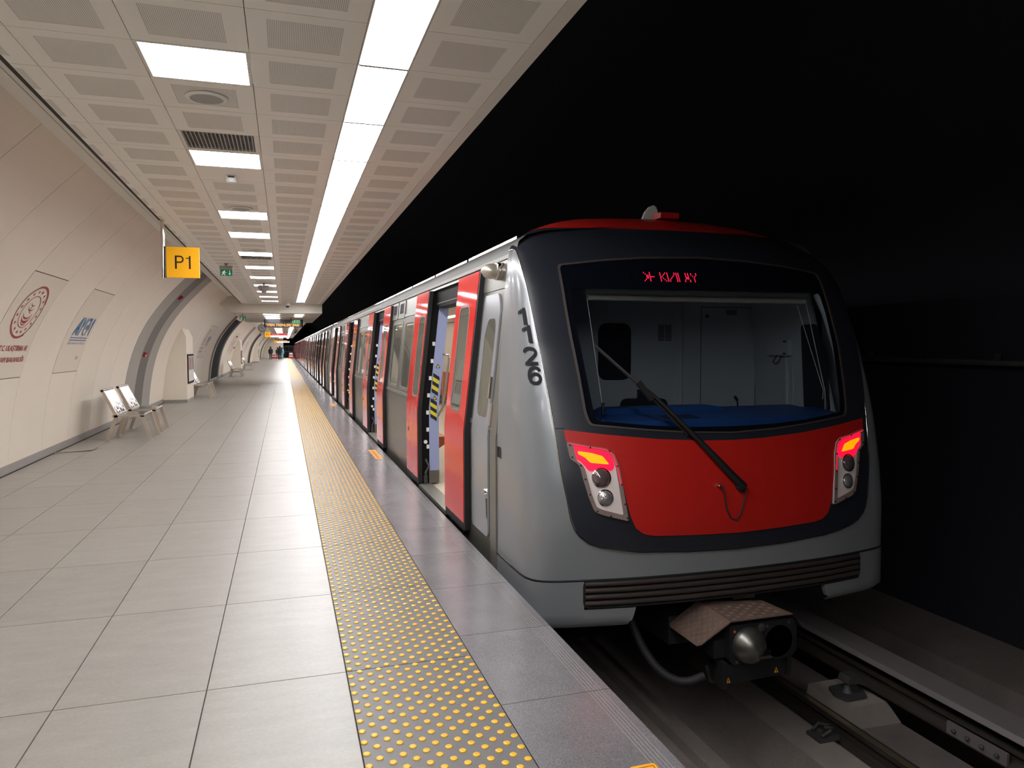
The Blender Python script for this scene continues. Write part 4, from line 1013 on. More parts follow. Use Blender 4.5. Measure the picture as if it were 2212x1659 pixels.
for ch, s0, z0 in (('1', -1.476, 1.752), ('1', -1.448, 1.628), ('2', -1.440, 1.475), ('6', -1.418, 1.345)):
    mb = MB()
    for q in strokes(ch):
        for k in range(5):      # short pieces so that the print follows the rounded corner
            t0, t1 = k/5, (k+1)/5; A, B, C, D = [Vector(v) for v in q]
            piece = [A+(B-A)*t0, A+(B-A)*t1, D+(C-D)*t1, D+(C-D)*t0]
            mb.face([nose(s0+(v.x-.48)*.115-.10*(v.y-.5)*.12, z0+v.y*.122, .008) for v in piece])
    mb.build('car_number', m_digit, car1, fix=False)
# small recess and rivet on the nose side
MB().grid(lambda s, z: nose(s, z, .003), [-SMAX+.015, -SMAX+.12], [.78, .86]).build('jack_recess', m_mech, car1)
MB().grid(lambda s, z: nose(s, z, .004), [-SMAX+.085, -SMAX+.115], [.785, .855]).build('recess_flap', m_iron, car1)
# cab door with window
f = lambda p, d: carside(p[0], p[1], d)
cd = ringmesh(roundpoly([(5.49, .10), (5.995, .10), (5.995, .9), (5.995, 2.03), (5.575, 2.03), (5.49, 1.9), (5.49, .9)], [.05, .05, 0, .05, .05, .05, 0], 4), roundpoly([(5.565, 1.04), (5.88, 1.04), (5.88, 1.7), (5.80, 1.83), (5.60, 1.83), (5.565, 1.75)], .05, 4), (5.73, 1.45), lambda p, d: f(p, d+.012), .016, nr=4, n=60).build('cab_door', m_grey, car1, smooth=30)
ringmesh(roundpoly([(5.565, 1.04), (5.88, 1.04), (5.88, 1.7), (5.80, 1.83), (5.60, 1.83), (5.565, 1.75)], .05, 4), None, (5.73, 1.45), lambda p, d: f(p, d+.009), .006, nr=2, n=50).build('cab_door_glass', m_glass_side, cd, smooth=30)
MB().hexa([carside(yy, zz, dd) for zz in (1.20, 1.37) for yy, dd in ((5.50, .013), (5.53, .013), (5.53, .03), (5.50, .03))]).build('door_handle', m_chrome, cd)
MB().hexa([carside(yy, zz, dd) for zz in (.99, 1.16) for yy, dd in ((5.435, .0), (5.475, .0), (5.475, .016), (5.435, .016))]).build('lock_plate', m_bezel, cd)
MB().hexa([carside(yy, zz, dd) for zz in (.26, .41) for yy, dd in ((5.50, .013), (5.525, .013), (5.525, .022), (5.50, .022))]).build('lower_handle', m_chrome, cd)
MB().lathe([(.022, 0), (.022, .018), (.012, .022)], carside(5.53, .46, .012), n=14, ax=(-1, 0, 0)).build('door_knob', m_chrome, cd)
mb = MB()
for za, zb in ((-.1, .9), (.9, 2.30)): mb.hexa([carside(yy, zz, dd) for zz in (za, zb) for yy, dd in ((5.262, 0), (5.42, 0), (5.42, .010), (5.262, .010))])
mb.build('cab_pillar', m_steel_l, car1)
MB().grid(lambda u, v: carside(u, v, .006), [5.262, 6.08], [2.06, 2.28]).build('cab_header', m_steel_l, car1)
ml = MB().lathe([(.070, 0), (.070, .06), (.062, .066)], carside(5.55, 2.195, .006), n=20, ax=(-1, -.10, 0)).build('marker_lamp', m_chrome, car1, smooth=40)
MB().lathe([(.060, 0), (.060, .04), (.048, .085), (.018, .11)], carside(5.55, 2.195, .07), n=20, ax=(-1, -.10, 0)).build('lamp_dome', m_bench, ml, smooth=60)
# roof antenna
an = MB().box(2.97, 3.14, 5.42, 5.56, 2.66, 2.705).build('antenna_base', m_red, car1)
MB().prism([(2.91, 2.68), (3.05, 2.68), (3.05, 2.75), (3.035, 2.785), (3.01, 2.80), (2.975, 2.785), (2.935, 2.74)], lambda a, b, d: (a, d, b), 5.62, 5.65).build('antenna_fin', m_white, an)
# driver's cab interior
YB = 6.05
cabi = MB().prism([(1.60, 0), (4.40, 0), (4.40, .9), (4.28, 2.25), (1.72, 2.25), (1.60, .9)], lambda a, b, d: (a, d, b), YB, YB+.03).build('cab_back_wall', m_cabwall, car1)
MB().prism([(4.40, .0), (4.38, .0), (4.365, 1.0), (4.28, 2.25), (4.30, 2.25), (4.40, .9)], lambda a, b, d: (a, (d if d > 5 else 4.75+.24*b), b), 4.75, YB).build('cab_side_wall', m_cabwall, cabi)
MB().prism([(1.60, .0), (1.62, .0), (1.635, 1.0), (1.72, 2.25), (1.70, 2.25), (1.60, .9)], lambda a, b, d: (a, (d if d > 5 else 4.75+.24*b), b), 4.75, YB).build('cab_side_wall', m_cabwall, cabi)
MB().face([(1.75, 5.1, 2.24), (4.25, 5.1, 2.24), (4.28, YB, 2.25), (1.72, YB, 2.25)]).build('cab_ceiling', m_cabwall, cabi, fix=False)
MB().box(1.62, 4.38, 4.6, YB, -.01, .01).build('cab_floor', m_cabdark, cabi)
dr = ringmesh(rrect(3.745, 4.352, .05, 1.975, .005), rrect(3.751, 4.346, .056, 1.969, .004), (4.05, 1.1), lambda p, d: (p[0], YB-.001-d, p[1]), .001, nr=1, n=24).build('cab_wall_door', m_cabdark, cabi)
MB().box(4.02, 4.13, YB-.004, YB, 1.90, 1.95).build('door_label', m_bezel, dr); MB().lathe([(.016, 0), (.016, .01)], (3.81, YB, 1.887), n=10, ax=(0, -1, 0)).build('door_lock', m_cabdark, dr)
MB().box(3.472, 3.478, YB-.002, YB, .05, 1.96).box(3.27, 3.478, YB-.002, YB, 1.955, 1.961).box(3.545, 3.60, YB-.03, YB, .05, 2.2).build('wall_trim', m_cabwall, cabi)
mb = MB()
for q in range(14): mb.box(3.298, 3.36, YB-.004, YB, 1.655+q*.011, 1.661+q*.011).box(3.37, 3.434, YB-.004, YB, 1.655+q*.011, 1.661+q*.011)
mb.build('wall_vent', m_cabdark, cabi)
ringmesh(rrect(2.694, 3.02, 1.30, 1.815, .09), None, (2.86, 1.55), lambda p, d: (p[0], YB-.004-d, p[1]), .004, nr=1, n=30).build('wall_window', m_blackgl, cabi)
ringmesh(roundpoly([(5.03, 1.05), (5.36, 1.05), (5.36, 1.79), (5.16, 1.79), (5.06, 1.55)], .04), None, (5.2, 1.4), lambda p, d: (4.368-.068*max(0, p[1]-1.0)-.004-d, p[0], p[1]), .004, nr=1, n=30).build('side_window_dark', m_cabdark, cabi)
bx_ = MB().box(4.28, 4.36, 5.49, 5.78, 1.52, 1.66).build('control_box', m_cabwall, cabi)
mb = MB()
for yy in (5.52, 5.54):
    for z in (1.535, 1.645): mb.lathe([(.008, 0), (.008, .006)], (4.28, yy, z), n=8, ax=(-1, 0, 0))
mb.build('box_screws', m_ink, bx_)
MB().tube([(4.33, 5.70, 1.52), (4.30, 5.72, 1.46), (4.30, 5.68, 1.44), (4.31, 5.64, 1.47), (4.33, 5.64, 1.52)], .005, 6).build('box_cable', m_ink, bx_)
MB().tube([(4.34, 5.56, 1.0), (4.34, 5.60, 2.2)], .02).tube([(4.345, 5.48, 1.0), (4.345, 5.52, 2.2)], .010).build('conduit', m_cabwall, cabi)
dk = MB().prism([(4.50, .80), (4.53, 1.03), (4.62, 1.075), (4.95, 1.10), (5.15, 1.115), (5.16, .75), (4.6, .7)], lambda a, b, d: (d, a, b), 1.95, 4.05).build('driver_desk', m_desk, car1)
MB().prism([(4.72, .80), (4.78, 1.05), (5.15, 1.09), (5.16, .75)], lambda a, b, d: (d, a, b), 1.70, 1.95).prism([(4.72, .80), (4.78, 1.05), (5.15, 1.09), (5.16, .75)], lambda a, b, d: (d, a, b), 4.05, 4.30).build('desk_wing', m_desk, dk)
MB().hexa([(2.20, 4.95, 1.10), (3.30, 4.95, 1.10), (3.25, 5.15, 1.115), (2.25, 5.15, 1.115), (2.25, 5.0, 1.135), (3.24, 5.0, 1.135), (3.2, 5.14, 1.14), (2.3, 5.14, 1.14)]).build('instrument_hood', m_desk, dk)
mb = MB()
for a in range(26):
    for b in range(6): mb.box(2.62+a*.011, 2.626+a*.011, 4.66+b*.03, 4.68+b*.03, 1.0775, 1.0805+b*.0024)
mb.build('desk_vent', m_cabdark, dk)
MB().tube([(3.52, 5.12, 1.10), (3.50, 5.10, 1.17)], .007, 6).tube([(3.50, 5.10, 1.165), (3.47, 5.09, 1.195)], .012, 8).build('microphone', m_cabdark, dk)
st = MB().prism(rrect(2.695, 3.095, .70, 1.165, .07), lambda a, b, d: (a, d, b), 5.50, 5.60).build('driver_seat', m_cabdark, car1)
MB().box(2.72, 3.07, 5.2, 5.55, .55, .66).build('seat_cushion', m_cabdark, st); MB().box(2.84, 2.93, 5.52, 5.57, 1.16, 1.24).build('head_post', m_cabdark, st)
vz = MB().tube([(2.13, 4.98, 1.965), (4.04, 4.98, 1.965)], .022, 10).build('sun_blind', m_inwall, car1, smooth=60)
MB().box(2.12, 4.06, 4.99, 5.03, 1.985, 2.02).build('blind_bracket', m_cabwall, vz)
MB().tube([(2.125, 4.97, 1.95), (2.175, 4.80, 1.17)], .003, 5).tube([(4.045, 4.97, 1.95), (4.10, 4.80, 1.25), (4.11, 4.80, 1.14)], .003, 5).tube([(3.96, 4.97, 1.93), (4.095, 4.81, 1.25), (4.09, 4.81, 1.18)], .0025, 5).build('blind_cord', m_inwall, vz)
MB().lathe([(.011, 0), (.011, -.09)], (2.177, 4.80, 1.20), n=8).lathe([(.011, 0), (.011, -.07)], (4.112, 4.80, 1.16), n=8).build('cord_weight', m_chrome, vz)
MB().tube([nose(1.135, 1.08, -.03), nose(1.15, 1.35, -.03), nose(1.165, 1.6, -.03), nose(1.165, 1.86, -.03), nose(1.14, 2.03, -.03)], .035, 8).build('pillar_trim', m_cabwall, cabi, smooth=60)
# coupler
cp = MB().prism(roundpoly([(2.745, -.225), (3.235, -.225), (3.25, -.245), (3.25, -.475), (3.20, -.49), (2.775, -.49), (2.745, -.455)], .02), lambda a, b, d: (a, d, b), 4.05, 4.16).build('coupler', m_couple, car1)
MB().lathe([(.122, 0), (.119, -.025), (.105, -.06), (.078, -.09), (.045, -.108), (.012, -.115)], (2.885, 4.052, -.365), n=28, ax=(0, 1, 0)).build('coupler_cone', m_cone, cp, smooth=40)
MB().lathe([(.118, -.004), (.10, .0), (.096, .002), (.07, .08), (.055, .085)], (3.12, 4.052, -.365), n=28, ax=(0, 1, 0)).build('coupler_funnel', m_cabdark, cp, smooth=40)
MB().lathe([(.122, -.008), (.122, .004), (.108, .004), (.108, -.008)], (3.12, 4.05, -.365), n=28, ax=(0, 1, 0)).build('funnel_rim', m_couple, cp, smooth=30)
MB().box(2.92, 2.99, 3.95, 4.03, -.405, -.375).build('coupler_hook', m_mech, cp); MB().box(2.90, 2.985, 3.93, 4.03, -.415, -.405).build('hook_plate', m_cone, cp)
mb = MB().lathe([(.026, 0), (.026, .012), (.014, .014)], (2.985, 4.052, -.258), n=14, ax=(0, -1, 0))
for a, b in ((2.94, -.262), (3.03, -.257), (2.80, -.47), (3.20, -.25)): mb.lathe([(.010, 0), (.010, .008)], (a, 4.052, b), n=8, ax=(0, -1, 0))
mb.build('coupler_valve', m_iron, cp)
MB().lathe([(.010, 0), (.010, .004)], (2.782, 4.052, -.265), n=10, ax=(0, -1, 0)).build('orange_dot', m_seat, cp)
MB().box(3.25, 3.275, 4.06, 4.2, -.46, -.28).box(2.80, 3.20, 4.16, 4.9, -.47, -.26).box(2.66, 2.75, 4.10, 4.2, -.45, -.33).build('coupler_shank', m_couple, cp)
MB().prism([(2.73, -.62), (2.755, -.63), (3.18, -.615), (3.21, -.60), (3.21, -.50), (2.73, -.50)], lambda a, b, d: (a, d, b), 4.08, 4.20).build('electric_box', m_couple, cp)
MB().box(2.70, 2.735, 4.06, 4.14, -.645, -.47).box(3.205, 3.235, 4.06, 4.14, -.62, -.47).tube([(2.62, 4.12, -.50), (2.64, 4.11, -.60), (2.665, 4.11, -.615)], .012, 6).build('box_bracket', m_couple, cp)
for a, b in ((2.757, -.605), (3.13, -.585)): mb = MB(); mb.face([(a-.018, 4.078, b-.012), (a+.018, 4.078, b-.012), (a, 4.078, b+.026)], 0); mb.face([(a-.003, 4.077, b-.006), (a+.003, 4.077, b-.006), (a+.004, 4.077, b+.012), (a-.004, 4.077, b+.012)], 1); mb.build('coupler_warning', [m_stick, m_ink], cp, fix=False)
plate_ = MB().hexa([(2.745, 4.04, -.196), (3.225, 4.04, -.196), (3.19, 4.32, -.196), (2.76, 4.44, -.196), (2.745, 4.04, -.190), (3.225, 4.04, -.190), (3.19, 4.32, -.190), (2.76, 4.44, -.190)]).build('tread_plate', m_plate, cp)
wing = [(2.745, 4.04, -.19), (2.565, 4.105, -.345), (2.545, 4.125, -.358), (2.545, 4.47, -.358), (2.56, 4.50, -.345), (2.755, 4.46, -.19)]
MB().face(wing).face([(a+.004, b, c-.006) for a, b, c in wing][::-1]).build('tread_wing', m_plate, plate_, fix=False)
MB().face([(3.225, 4.04, -.19), (3.37, 4.12, -.33), (3.36, 4.4, -.33), (3.19, 4.32, -.19)]).build('tread_wing', m_plate, plate_, fix=False)
mb = MB()
for a in range(9):
    for b in range(9):
        x0, y0 = 2.78+a*.05, 4.055+b*.036
        if x0 < 3.17 and y0 < 4.30:
            for q in range(3): mb.box(x0+q*.010, x0+q*.010+.004, y0, y0+.022, -.190, -.1875) if (a+b) % 2 == 0 else None
for a in range(8):
    for b in range(11):
        if (a+b) % 2: continue
        k0 = .10+a*.11; y0 = 4.09+b*.033
        if k0 > .92: continue
        for q in range(3):
            yy = y0+q*.008
            p = lambda k, y_, d: (2.745-.19*k-.003*d, y_, -.19-.165*k+.0035*d)
            mb.face([p(k0, yy, 1), p(k0+.09, yy, 1), p(k0+.09, yy+.004, 1), p(k0, yy+.004, 1)])
mb.build('tread_pattern', m_bezel, plate_, fix=False)['kind'] = 'stuff'
MB().box(3.02, 3.20, 4.42, 4.46, -.20, -.10).build('buffer_beam', m_plate, cp)
MB().tube([tuple(v) for v in chaikin(np.array([(2.35, 4.75, -.30), (2.37, 4.6, -.50), (2.45, 4.45, -.66), (2.58, 4.35, -.72), (2.72, 4.3, -.66)]), 3)], .03, 10).build('air_hose', m_hose, cp, smooth=60)
MB().box(2.55, 2.9, 4.5, 5.2, -.5, -.3).build('coupler_cradle', m_couple, cp)

# =================================================================== SIGNS
t = thing('platform_sign', 'square yellow P1 sign on a chrome pole under the ceiling', 'sign', (-1.38, 9.8, HC))
MB().tube([(-1.388, 9.8, 3.16), (-1.388, 9.8, 2.455)], .023, 14).build('pole', m_chrome, t, smooth=60)
MB().lathe([(.035, 0), (.035, -.01), (.026, -.014)], (-1.388, 9.8, 3.146), n=14).build('flange', m_chrome, t)
bo = MB().box(-1.352, -.979, 9.775, 9.825, 2.462, 2.832).build('board', m_signy, t)
def p1_mark(par, x, y, z, h_):
    mb = MB(); w_ = h_*.13; F_ = lambda pts: mb.face([(x+a*h_, y, z+b*h_) for a, b in pts])
    F_([(0, 0), (.135, 0), (.135, 1), (0, 1)])
    N = 14
    def arc(r_, k): th = -math.pi/2+math.pi*k/N; return (.36+r_*math.cos(th)*.95, .72+r_*math.sin(th))
    F_([(.135, .44), (.36, .44), (.36, .555), (.135, .555)]); F_([(.135, .885), (.36, .885), (.36, 1), (.135, 1)])
    for k in range(N): F_([arc(.28, k), arc(.28, k+1), arc(.165, k+1), arc(.165, k)])
    mb.build('letter', m_ink, par, fix=False)
    mb = MB(); F_ = lambda pts: mb.face([(x+a*h_, y, z+b*h_) for a, b in pts])
    F_([(.98, 0), (1.11, 0), (1.11, 1), (1.02, 1)]); F_([(.98, 0), (1.02, 1), (1.0, .90), (.98, .80)]); F_([(.78, .76), (.98, .80), (.98, .86), (.78, .84)]); F_([(.98, .86), (.93, .845), (.98, .80), (1.0, .9), (1.02, 1)])
    mb.build('digit', m_ink, par, fix=False)
p1_mark(bo, -1.255, 9.7745, 2.568, .16)
MB().box(-1.366, -1.350, 9.77, 9.83, 2.458, 2.836).build('edge_frame', m_band_d, t)
def exit_sign(x, y, z, w_, h_, label):
    t = thing('exit_sign', label, 'sign', (x, y, z))
    MB().tube([(x, y, z), (x, y, z-.045)], .018, 10).lathe([(.035, 0), (.035, -.02)], (x, y, z), n=12).build('mount', m_skirt, t)
    MB().box(x-w_/2, x+w_/2, y-.03, y+.03, z-.045-h_*.38, z-.045).build('housing', m_band_l, t)
    zb = z-.045-h_*.38
    MB().box(x-w_/2+.008, x+w_/2-.008, y-.004, y+.004, zb-h_*.62, zb).build('plate', m_green, t)
    mb = MB(); H = h_*.5; yy = y-.0045; x0 = x-w_*.38; z0 = zb-h_*.57
    P = lambda pts, ox=0: mb.face([(x0+a*H+ox, yy, z0+b*H) for a, b in pts])
    mb.face([(x0+H*(.62+.09*math.cos(k*math.pi/4)), yy, z0+H*(.9+.09*math.sin(k*math.pi/4))) for k in range(8)])
    P([(.35, .45), (.52, .38), (.66, .78), (.48, .82)]); P([(.36, .5), (.5, .42), (.35, .18), (.05, .02), (0, .1), (.22, .22)]); P([(.4, .42), (.55, .38), (.75, .22), (.68, 0), (.58, 0), (.6, .2)])
    P([(.5, .8), (.62, .76), (.85, .55), (.95, .62), (.98, .55), (.85, .45), (.55, .66)]); P([(.45, .8), (.5, .72), (.25, .62), (.2, .42), (.12, .45), (.18, .68)])
    mb.build('running_man', m_whitelit, t, fix=False); mb = MB()
    P([(0, .4), (.09, .4), (.09, 1), (0, 1)], w_*.62); P([(-.16, .42), (.045, .05), (.25, .42)], w_*.62)
    mb.build('arrow', m_whitelit, t, fix=False)
exit_sign(-.99, 14.4, HC, .225, .18, 'green running-man exit sign hanging under the ceiling beyond the yellow P1 sign')
exit_sign(-1.40, 27.9, HB-.02, .225, .15, 'small far green exit sign hanging under the soffit near the black arch')
# hanging display board
t = thing('display_board', 'black hanging display board with orange and green dot-matrix text', 'display', (0, 32, HB))
MB().box(-.79, .76, 32.0, 32.14, 2.46, 2.775).build('housing', m_blackgl, t)
MB().box(-.79, -.75, 31.98, 32.0, 2.46, 2.775).box(.71, .76, 31.98, 32.0, 2.46, 2.775).box(-.75, .71, 31.98, 32.0, 2.46, 2.475).box(-.75, .71, 31.98, 32.0, 2.765, 2.775).build('frame', m_mech, t)
MB().tube([(-.23, 32.07, HB), (-.23, 32.07, 2.77)], .02).tube([(.29, 32.07, HB), (.29, 32.07, 2.77)], .02).build('hanger', m_mech, t)
mb = MB(); addtext(mb, "'TFEN TRENLER? SARI", lambda a, b: (-.725+a, 31.995, 2.495+b), 1.33, .115, bold=.02, shear=.12); mb.build('orange_text', m_ledo, t, fix=False)
mb = MB(); addtext(mb, '15:22', lambda a, b: (.34+a, 31.995, 2.635+b), .31, .105, bold=.01); mb.build('green_text', m_ledg, t, fix=False)
# far direction signs
t = thing('direction_sign', 'red and white direction sign with a yellow P1 square, below the display board', 'sign', (-.5, 45, HC))
MB().box(-.76, .15, 45, 45.06, 2.33, 2.452).build('red_board', m_barred, t); MB().box(-.76, .15, 45, 45.06, 2.225, 2.328).build('white_board', m_whitelit, t)
pb = MB().box(-1.07, -.76, 44.98, 45.08, 2.225, 2.535).build('yellow_square', m_signy, t)
p1_mark(pb, -1.0, 44.975, 2.31, .14)
mb = MB(); addtext(mb, 'GİRİŞ YOK', lambda a, b: (-.69+a, 44.995, 2.36+b), .42, .06, bold=.01); mb.build('red_lettering', m_white, t, fix=False)
MB().tube([(-1.12, 45.03, HC), (-1.12, 45.03, 2.2)], .025).build('pole', m_chrome, t)
t = thing('direction_sign', 'farthest hanging sign with a small yellow square and white band', 'sign', (-.2, 70, HC))
MB().box(-.62, .46, 70, 70.06, 2.08, 2.19).build('white_board', m_whitelit, t); MB().box(-.60, .48, 70, 70.08, 2.21, 2.34).build('display', m_mech, t)
mb = MB(); addtext(mb, 'SON İSTASYON', lambda a, b: (-.55+a, 69.995, 2.235+b), .8, .08, bold=.02); mb.build('orange_text', m_ledo, t, fix=False)
MB().box(-.88, -.62, 69.98, 70.06, 2.02, 2.28).build('yellow_square', m_signy, t)
MB().tube([(-.75, 70.03, HC), (-.75, 70.03, 2.28)], .02).tube([(.3, 70.03, HC), (.3, 70.03, 2.3)], .02).build('hanger', m_mech, t)
t = thing('clock', 'round station clock hanging half hidden behind the display board', 'clock', (-1.06, 39, HC))
MB().lathe([(.20, 0), (.20, .06)], (-1.06, 39, 2.60), n=28, ax=(0, 1, 0)).build('case', m_band_d, t, smooth=40)
MB().lathe([(.185, 0), (.185, .004)], (-1.06, 38.996, 2.60), n=28, ax=(0, 1, 0)).build('face', m_white, t)
mb = MB()
for k in range(12):
    th = k*math.pi/6; mb.box(-1.06+.15*math.cos(th)-.012, -1.06+.15*math.cos(th)+.012, 38.99, 38.994, 2.60+.15*math.sin(th)-.012, 2.60+.15*math.sin(th)+.012)
mb.build('hour_marks', m_ink, t)
MB().tube([(-1.06, 38.992, 2.60), (-1.06, 38.992, 2.72)], .008, 5).tube([(-1.06, 38.992, 2.60), (-.98, 38.992, 2.58)], .008, 5).build('hands', m_ink, t)
MB().tube([(-1.06, 39.03, HC), (-1.06, 39.03, 2.78)], .02).build('hanger', m_chrome, t)
# fire call points on the arches
for (y_, z_, lab) in ((19.05, 1.46, 'lower red fire call point on the first grey arch'), (19.15, 2.82, 'upper red alarm sounder on the first grey arch'), (47.5, 2.3, 'far red alarm sounder on the wall beyond the black arch'), (50.2, 1.62, 'far red fire call point beside the second white information pillar')):
    s_ = ws(z_); p = wallpt(y_, s_, 0)
    t = thing('fire_alarm', lab, 'alarm', p)
    mb = MB()
    def q_(a, b, d): return wallpt(y_+a, s_+b, d)
    MB().hexa([q_(a, b, d) for d in (.004, .055) for a, b in ((-.06, -.055), (.06, -.055), (.06, .055), (-.06, .055))]).build('box', m_alarm, t)
    MB().hexa([q_(a, b, d) for d in (.055, .059) for a, b in ((-.045, -.04), (.045, -.04), (.045, .02), (-.045, .02))]).build('front_plate', m_alarm if z_ > 2 else m_white, t)
    MB().hexa([q_(a, b, d) for d in (.055, .075) for a, b in ((-.03, .02), (.03, .02), (.03, .05), (-.03, .05))]).build('cap', m_alarm, t)

# =================================================================== BENCHES, PILLARS, DEBRIS
def bench(y0, label, n=0):
    t = thing('bench', label, 'bench', (-2.6, y0+.42, 0), 'steel benches along the wall')
    L = .83
    for yy in (y0, y0+L-.05):
        def bar(pts, nm):
            (xa, za), (xb, zb), w_ = pts
            MB().hexa([(xa-w_, yy, za), (xa+w_, yy, za), (xa+w_, yy+.05, za), (xa-w_, yy+.05, za), (xb-w_, yy, zb), (xb+w_, yy, zb), (xb+w_, yy+.05, zb), (xb-w_, yy+.05, zb)]).build(nm, m_bench, t)
        bar(((-2.27, 0), (-2.395, .43), .030), 'leg'); bar(((-2.95, 0), (-2.80, .43), .030), 'leg')
        MB().box(-2.86, -2.36, yy, yy+.05, .405, .445).build('seat_rail', m_bench, t)
        MB().hexa([(-2.83, yy, .43), (-2.77, yy, .43), (-2.77, yy+.05, .43), (-2.83, yy+.05, .43), (-3.035, yy, .885), (-2.985, yy, .885), (-2.985, yy+.05, .885), (-3.035, yy+.05, .885)]).build('back_post', m_bench, t)
        for xx in (-2.27, -2.95): MB().box(xx-.05, xx+.07, yy-.004, yy+.054, 0, .006).build('foot_plate', m_bench, t)
    for q in (0, 1):
        a, b = y0+.05+q*(L-.1)/2+.004, y0+.05+(q+1)*(L-.1)/2-.004
        MB().box(-2.79, -2.385, a, b, .432, .448).tube([(-2.375, a, .437), (-2.375, b, .437)], .022, 10).build('seat_pan', m_mirror, t, smooth=50)
        MB().hexa([(-2.80, a, .46), (-2.785, a, .46), (-2.785, b, .46), (-2.80, b, .46), (-2.99, a, .86), (-2.975, a, .86), (-2.975, b, .86), (-2.99, b, .86)]).build('back_panel', m_mirror, t)
        MB().tube([(-2.79, a, .455), (-2.79, b, .455)], .022, 10).build('seat_roll', m_chrome, t, smooth=60)
    MB().tube([(-3.005, y0, .875), (-3.005, y0+L, .875)], .026, 12).build('top_rail', m_chrome, t, smooth=60)
    return t
bench(14.05, 'steel bench with mirror-like back nearest the camera, left one of the pair'); bench(15.28, 'second steel bench standing right behind the nearest one')
bench(25.1, 'steel bench just beyond the first white information pillar'); bench(26.15, 'steel bench right behind the one at the first white pillar')
bench(43.1, 'far steel bench in front of the black arch'); bench(44.25, 'far steel bench behind the one by the black arch')
bench(57.3, 'distant steel bench by the second white pillar'); bench(58.5, 'distant steel bench farthest down the platform')
for k, y_ in enumerate((23.3, 51.3, 86.0)):
    t = thing('information_pillar', ['white wedge-shaped pillar with a framed poster between grey and black arches', 'second white wedge-shaped pillar farther along the wall', 'farthest white wedge-shaped pillar along the wall'][k], 'pillar', (-3.0, y_+.8, 0))
    pl = [(-2.745, .09)] + [(-2.745, 1.94)] + [(float(np.interp(z, WZs, WXs))-.0, z) for z in (2.18, 1.9, 1.5, 1.1, .7, .4, .09)]
    MB().prism(pl, lambda a, b, d: (a, d, b), y_, y_+1.6).build('body', m_wall, t)
    MB().prism([(-2.75, 0), (-2.75, .09), (-3.40, .09), (-3.40, 0)], lambda a, b, d: (a, d, b), y_+.005, y_+1.595).build('plinth', m_skirt, t)
    MB().box(-2.745, -2.715, y_+.12, y_+1.48, .55, 1.42).build('poster_frame', m_mech, t)
    pm = MB().box(-2.715, -2.712, y_+.18, y_+1.42, .61, 1.36).build('poster', m_white, t)
    mb = MB()
    for q in range(4): mb.box(-2.712, -2.7105, y_+.22+q*.3, y_+.38+q*.3, .95, 1.34, q % 2)
    mb.build('poster_print', [m_redink, m_ink], pm)
t = thing('floor_plate', 'thin flat metal cover lying on the floor by the wall near the first bench', 'plate', (-3.04, 12.85, 0))
MB().hexa([(-3.20, 12.74, .001), (-2.90, 12.80, .001), (-2.88, 12.98, .001), (-3.18, 12.95, .001), (-3.20, 12.74, .022), (-2.90, 12.80, .022), (-2.88, 12.98, .022), (-3.18, 12.95, .022)]).build('cover', m_skirt, t)
MB().tube([(-3.36, 12.6, .012), (-3.2, 12.72, .012), (-2.895, 12.785, .02), (-2.872, 12.99, .02)], .010, 6).build('edge_strip', m_chrome, t)

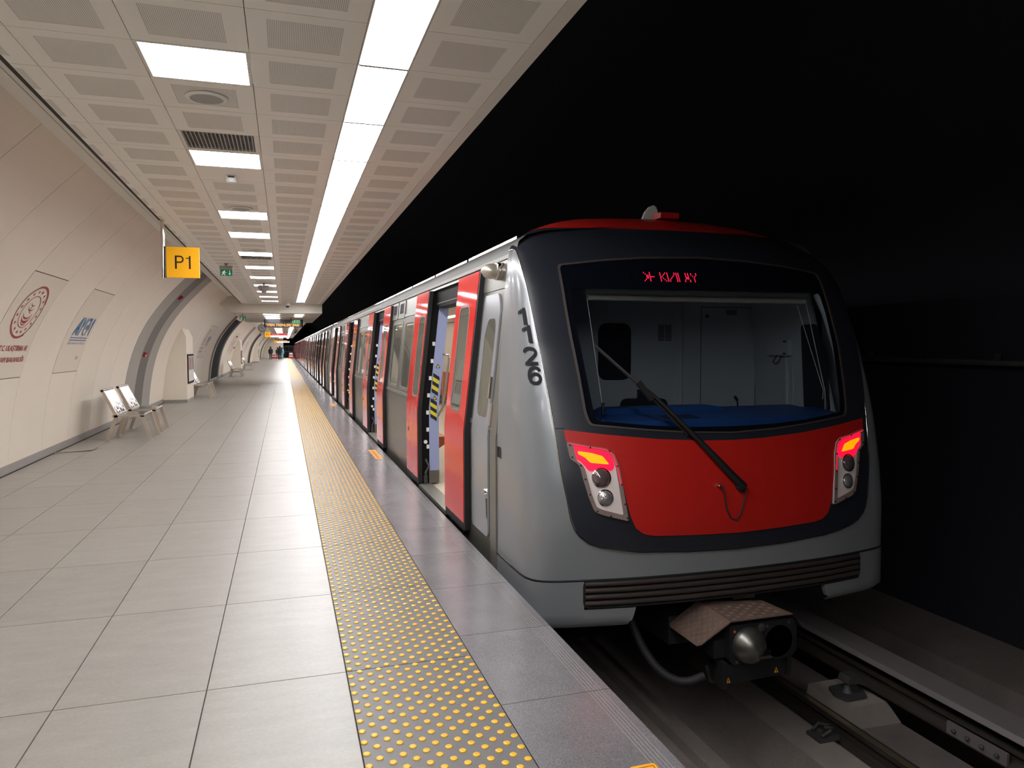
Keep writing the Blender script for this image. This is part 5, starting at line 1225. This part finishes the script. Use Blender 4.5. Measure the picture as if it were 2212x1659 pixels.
# =================================================================== PEOPLE AND THE FAR END
def person(x, y, hgt, label, coat, hood=False, stride=.0):
    s = hgt/1.75
    J = [(0, 0, .93), (0, 0, 1.12), (0, .01, 1.38), (0, 0, 1.50), (0, -.01, 1.58), (0, -.01, 1.70)]      # pelvis..head
    R = [(.15, .11), (.16, .11), (.19, .11), (.07, .07), (.085, .095), (.075, .085)]
    E_ = [(0, 1), (1, 2), (2, 3), (3, 4), (4, 5)]
    for sg in (-1, 1):
        i = len(J); J += [(sg*.09, 0, .88), (sg*.10, sg*stride*.5, .50), (sg*.10, sg*stride, .09), (sg*.105, sg*stride+.13, .04)]; R += [(.095, .10), (.065, .07), (.05, .055), (.045, .035)]
        E_ += [(0, i), (i, i+1), (i+1, i+2), (i+2, i+3)]
        j = len(J); J += [(sg*.19, .0, 1.42), (sg*.26, -.03, 1.16), (sg*.25, .05, .93), (sg*.245, .06, .85)]; R += [(.065, .065), (.05, .05), (.038, .038), (.03, .04)]
        E_ += [(2, j), (j, j+1), (j+1, j+2), (j+2, j+3)]
    me = bpy.data.meshes.new('person'); me.from_pydata([(a*s, b*s, c*s) for a, b, c in J], E_, [])
    o = bpy.data.objects.new('person', me); COL.objects.link(o); o.location = (x, y, 0)
    sk = o.modifiers.new('skin', 'SKIN')
    for k, v in enumerate(me.skin_vertices[0].data): v.radius = (R[k][0]*s, R[k][1]*s); v.use_root = (k == 0)
    sub = o.modifiers.new('sub', 'SUBSURF'); sub.levels = 1; sub.render_levels = 2
    me.materials.append(coat); tag(o, label, 'person')
    MB().lathe([(.05, -.13), (.105, -.06), (.118, .02), (.10, .09), (.05, .135)] if not hood else [(.17, -.26), (.135, -.10), (.128, .02), (.10, .10), (.04, .16)], (x, y-.01*s, 1.655*s), n=14).build('hair' if not hood else 'hood', m_ink if not hood else coat, o, smooth=60)
    mb = MB()
    for k in range(14):
        th = 2*math.pi*k/14
    MB().lathe([(.215, .80*s), (.20, 1.0*s), (.205, 1.25*s), (.19, 1.40*s), (.09, 1.49*s)], (x, y, 0), n=16).build('coat', coat, o, smooth=60)
    return o
person(-1.79, 105, 1.76, 'person in dark clothes walking away, left of the pair on the platform', m_coat1, stride=.05)
person(-.57, 103, 1.80, 'person in a dark hooded coat walking away near the platform edge', m_coat1, True, .10)
person(-.92, 109, 1.66, 'person half hidden behind the one in the hooded coat', mat('coat_olive', (62, 58, 50), .8))
person(-.30, 108, 1.62, 'person in a turquoise top at the platform end, right of the hooded coat', m_bluebag)
for k, (x, lab) in enumerate(((-1.5, 'red and white barrier at the platform end left of the people'), (-.62, 'red and white barrier at the platform end behind the people'), (.95, 'red and white barrier at the platform end in front of the dark tunnel'))):
    t = thing('barrier', lab, 'barrier', (x, 116, 0))
    MB().prism([(x-.38, 0), (x+.38, 0), (x+.34, .25), (x-.34, .25)], lambda a, b, d: (a, d, b), 115.8, 116.2).build('red_base', m_barred, t)
    MB().prism([(x-.30, .25), (x+.30, .25), (x+.24, .85), (x-.24, .85)], lambda a, b, d: (a, d, b), 115.9, 116.1).build('white_top', m_white, t)
    MB().prism([(x-.29, .45), (x+.29, .45), (x+.275, .6), (x-.275, .6)], lambda a, b, d: (a, d, b), 115.89, 116.11).build('red_stripe', m_barred, t)
t = thing('platform_gate', 'dark railing gate at the platform end beside the tunnel', 'gate', (.6, 121, 0))
for k in range(6): MB().tube([(.1+k*.26, 121, 0), (.1+k*.26, 121, 1.9)], .03, 6).build('post', m_iron, t)
for z_ in (1.0, 1.9): MB().tube([(.1, 121, z_), (1.4, 121, z_)], .03, 6).build('rail', m_iron, t)
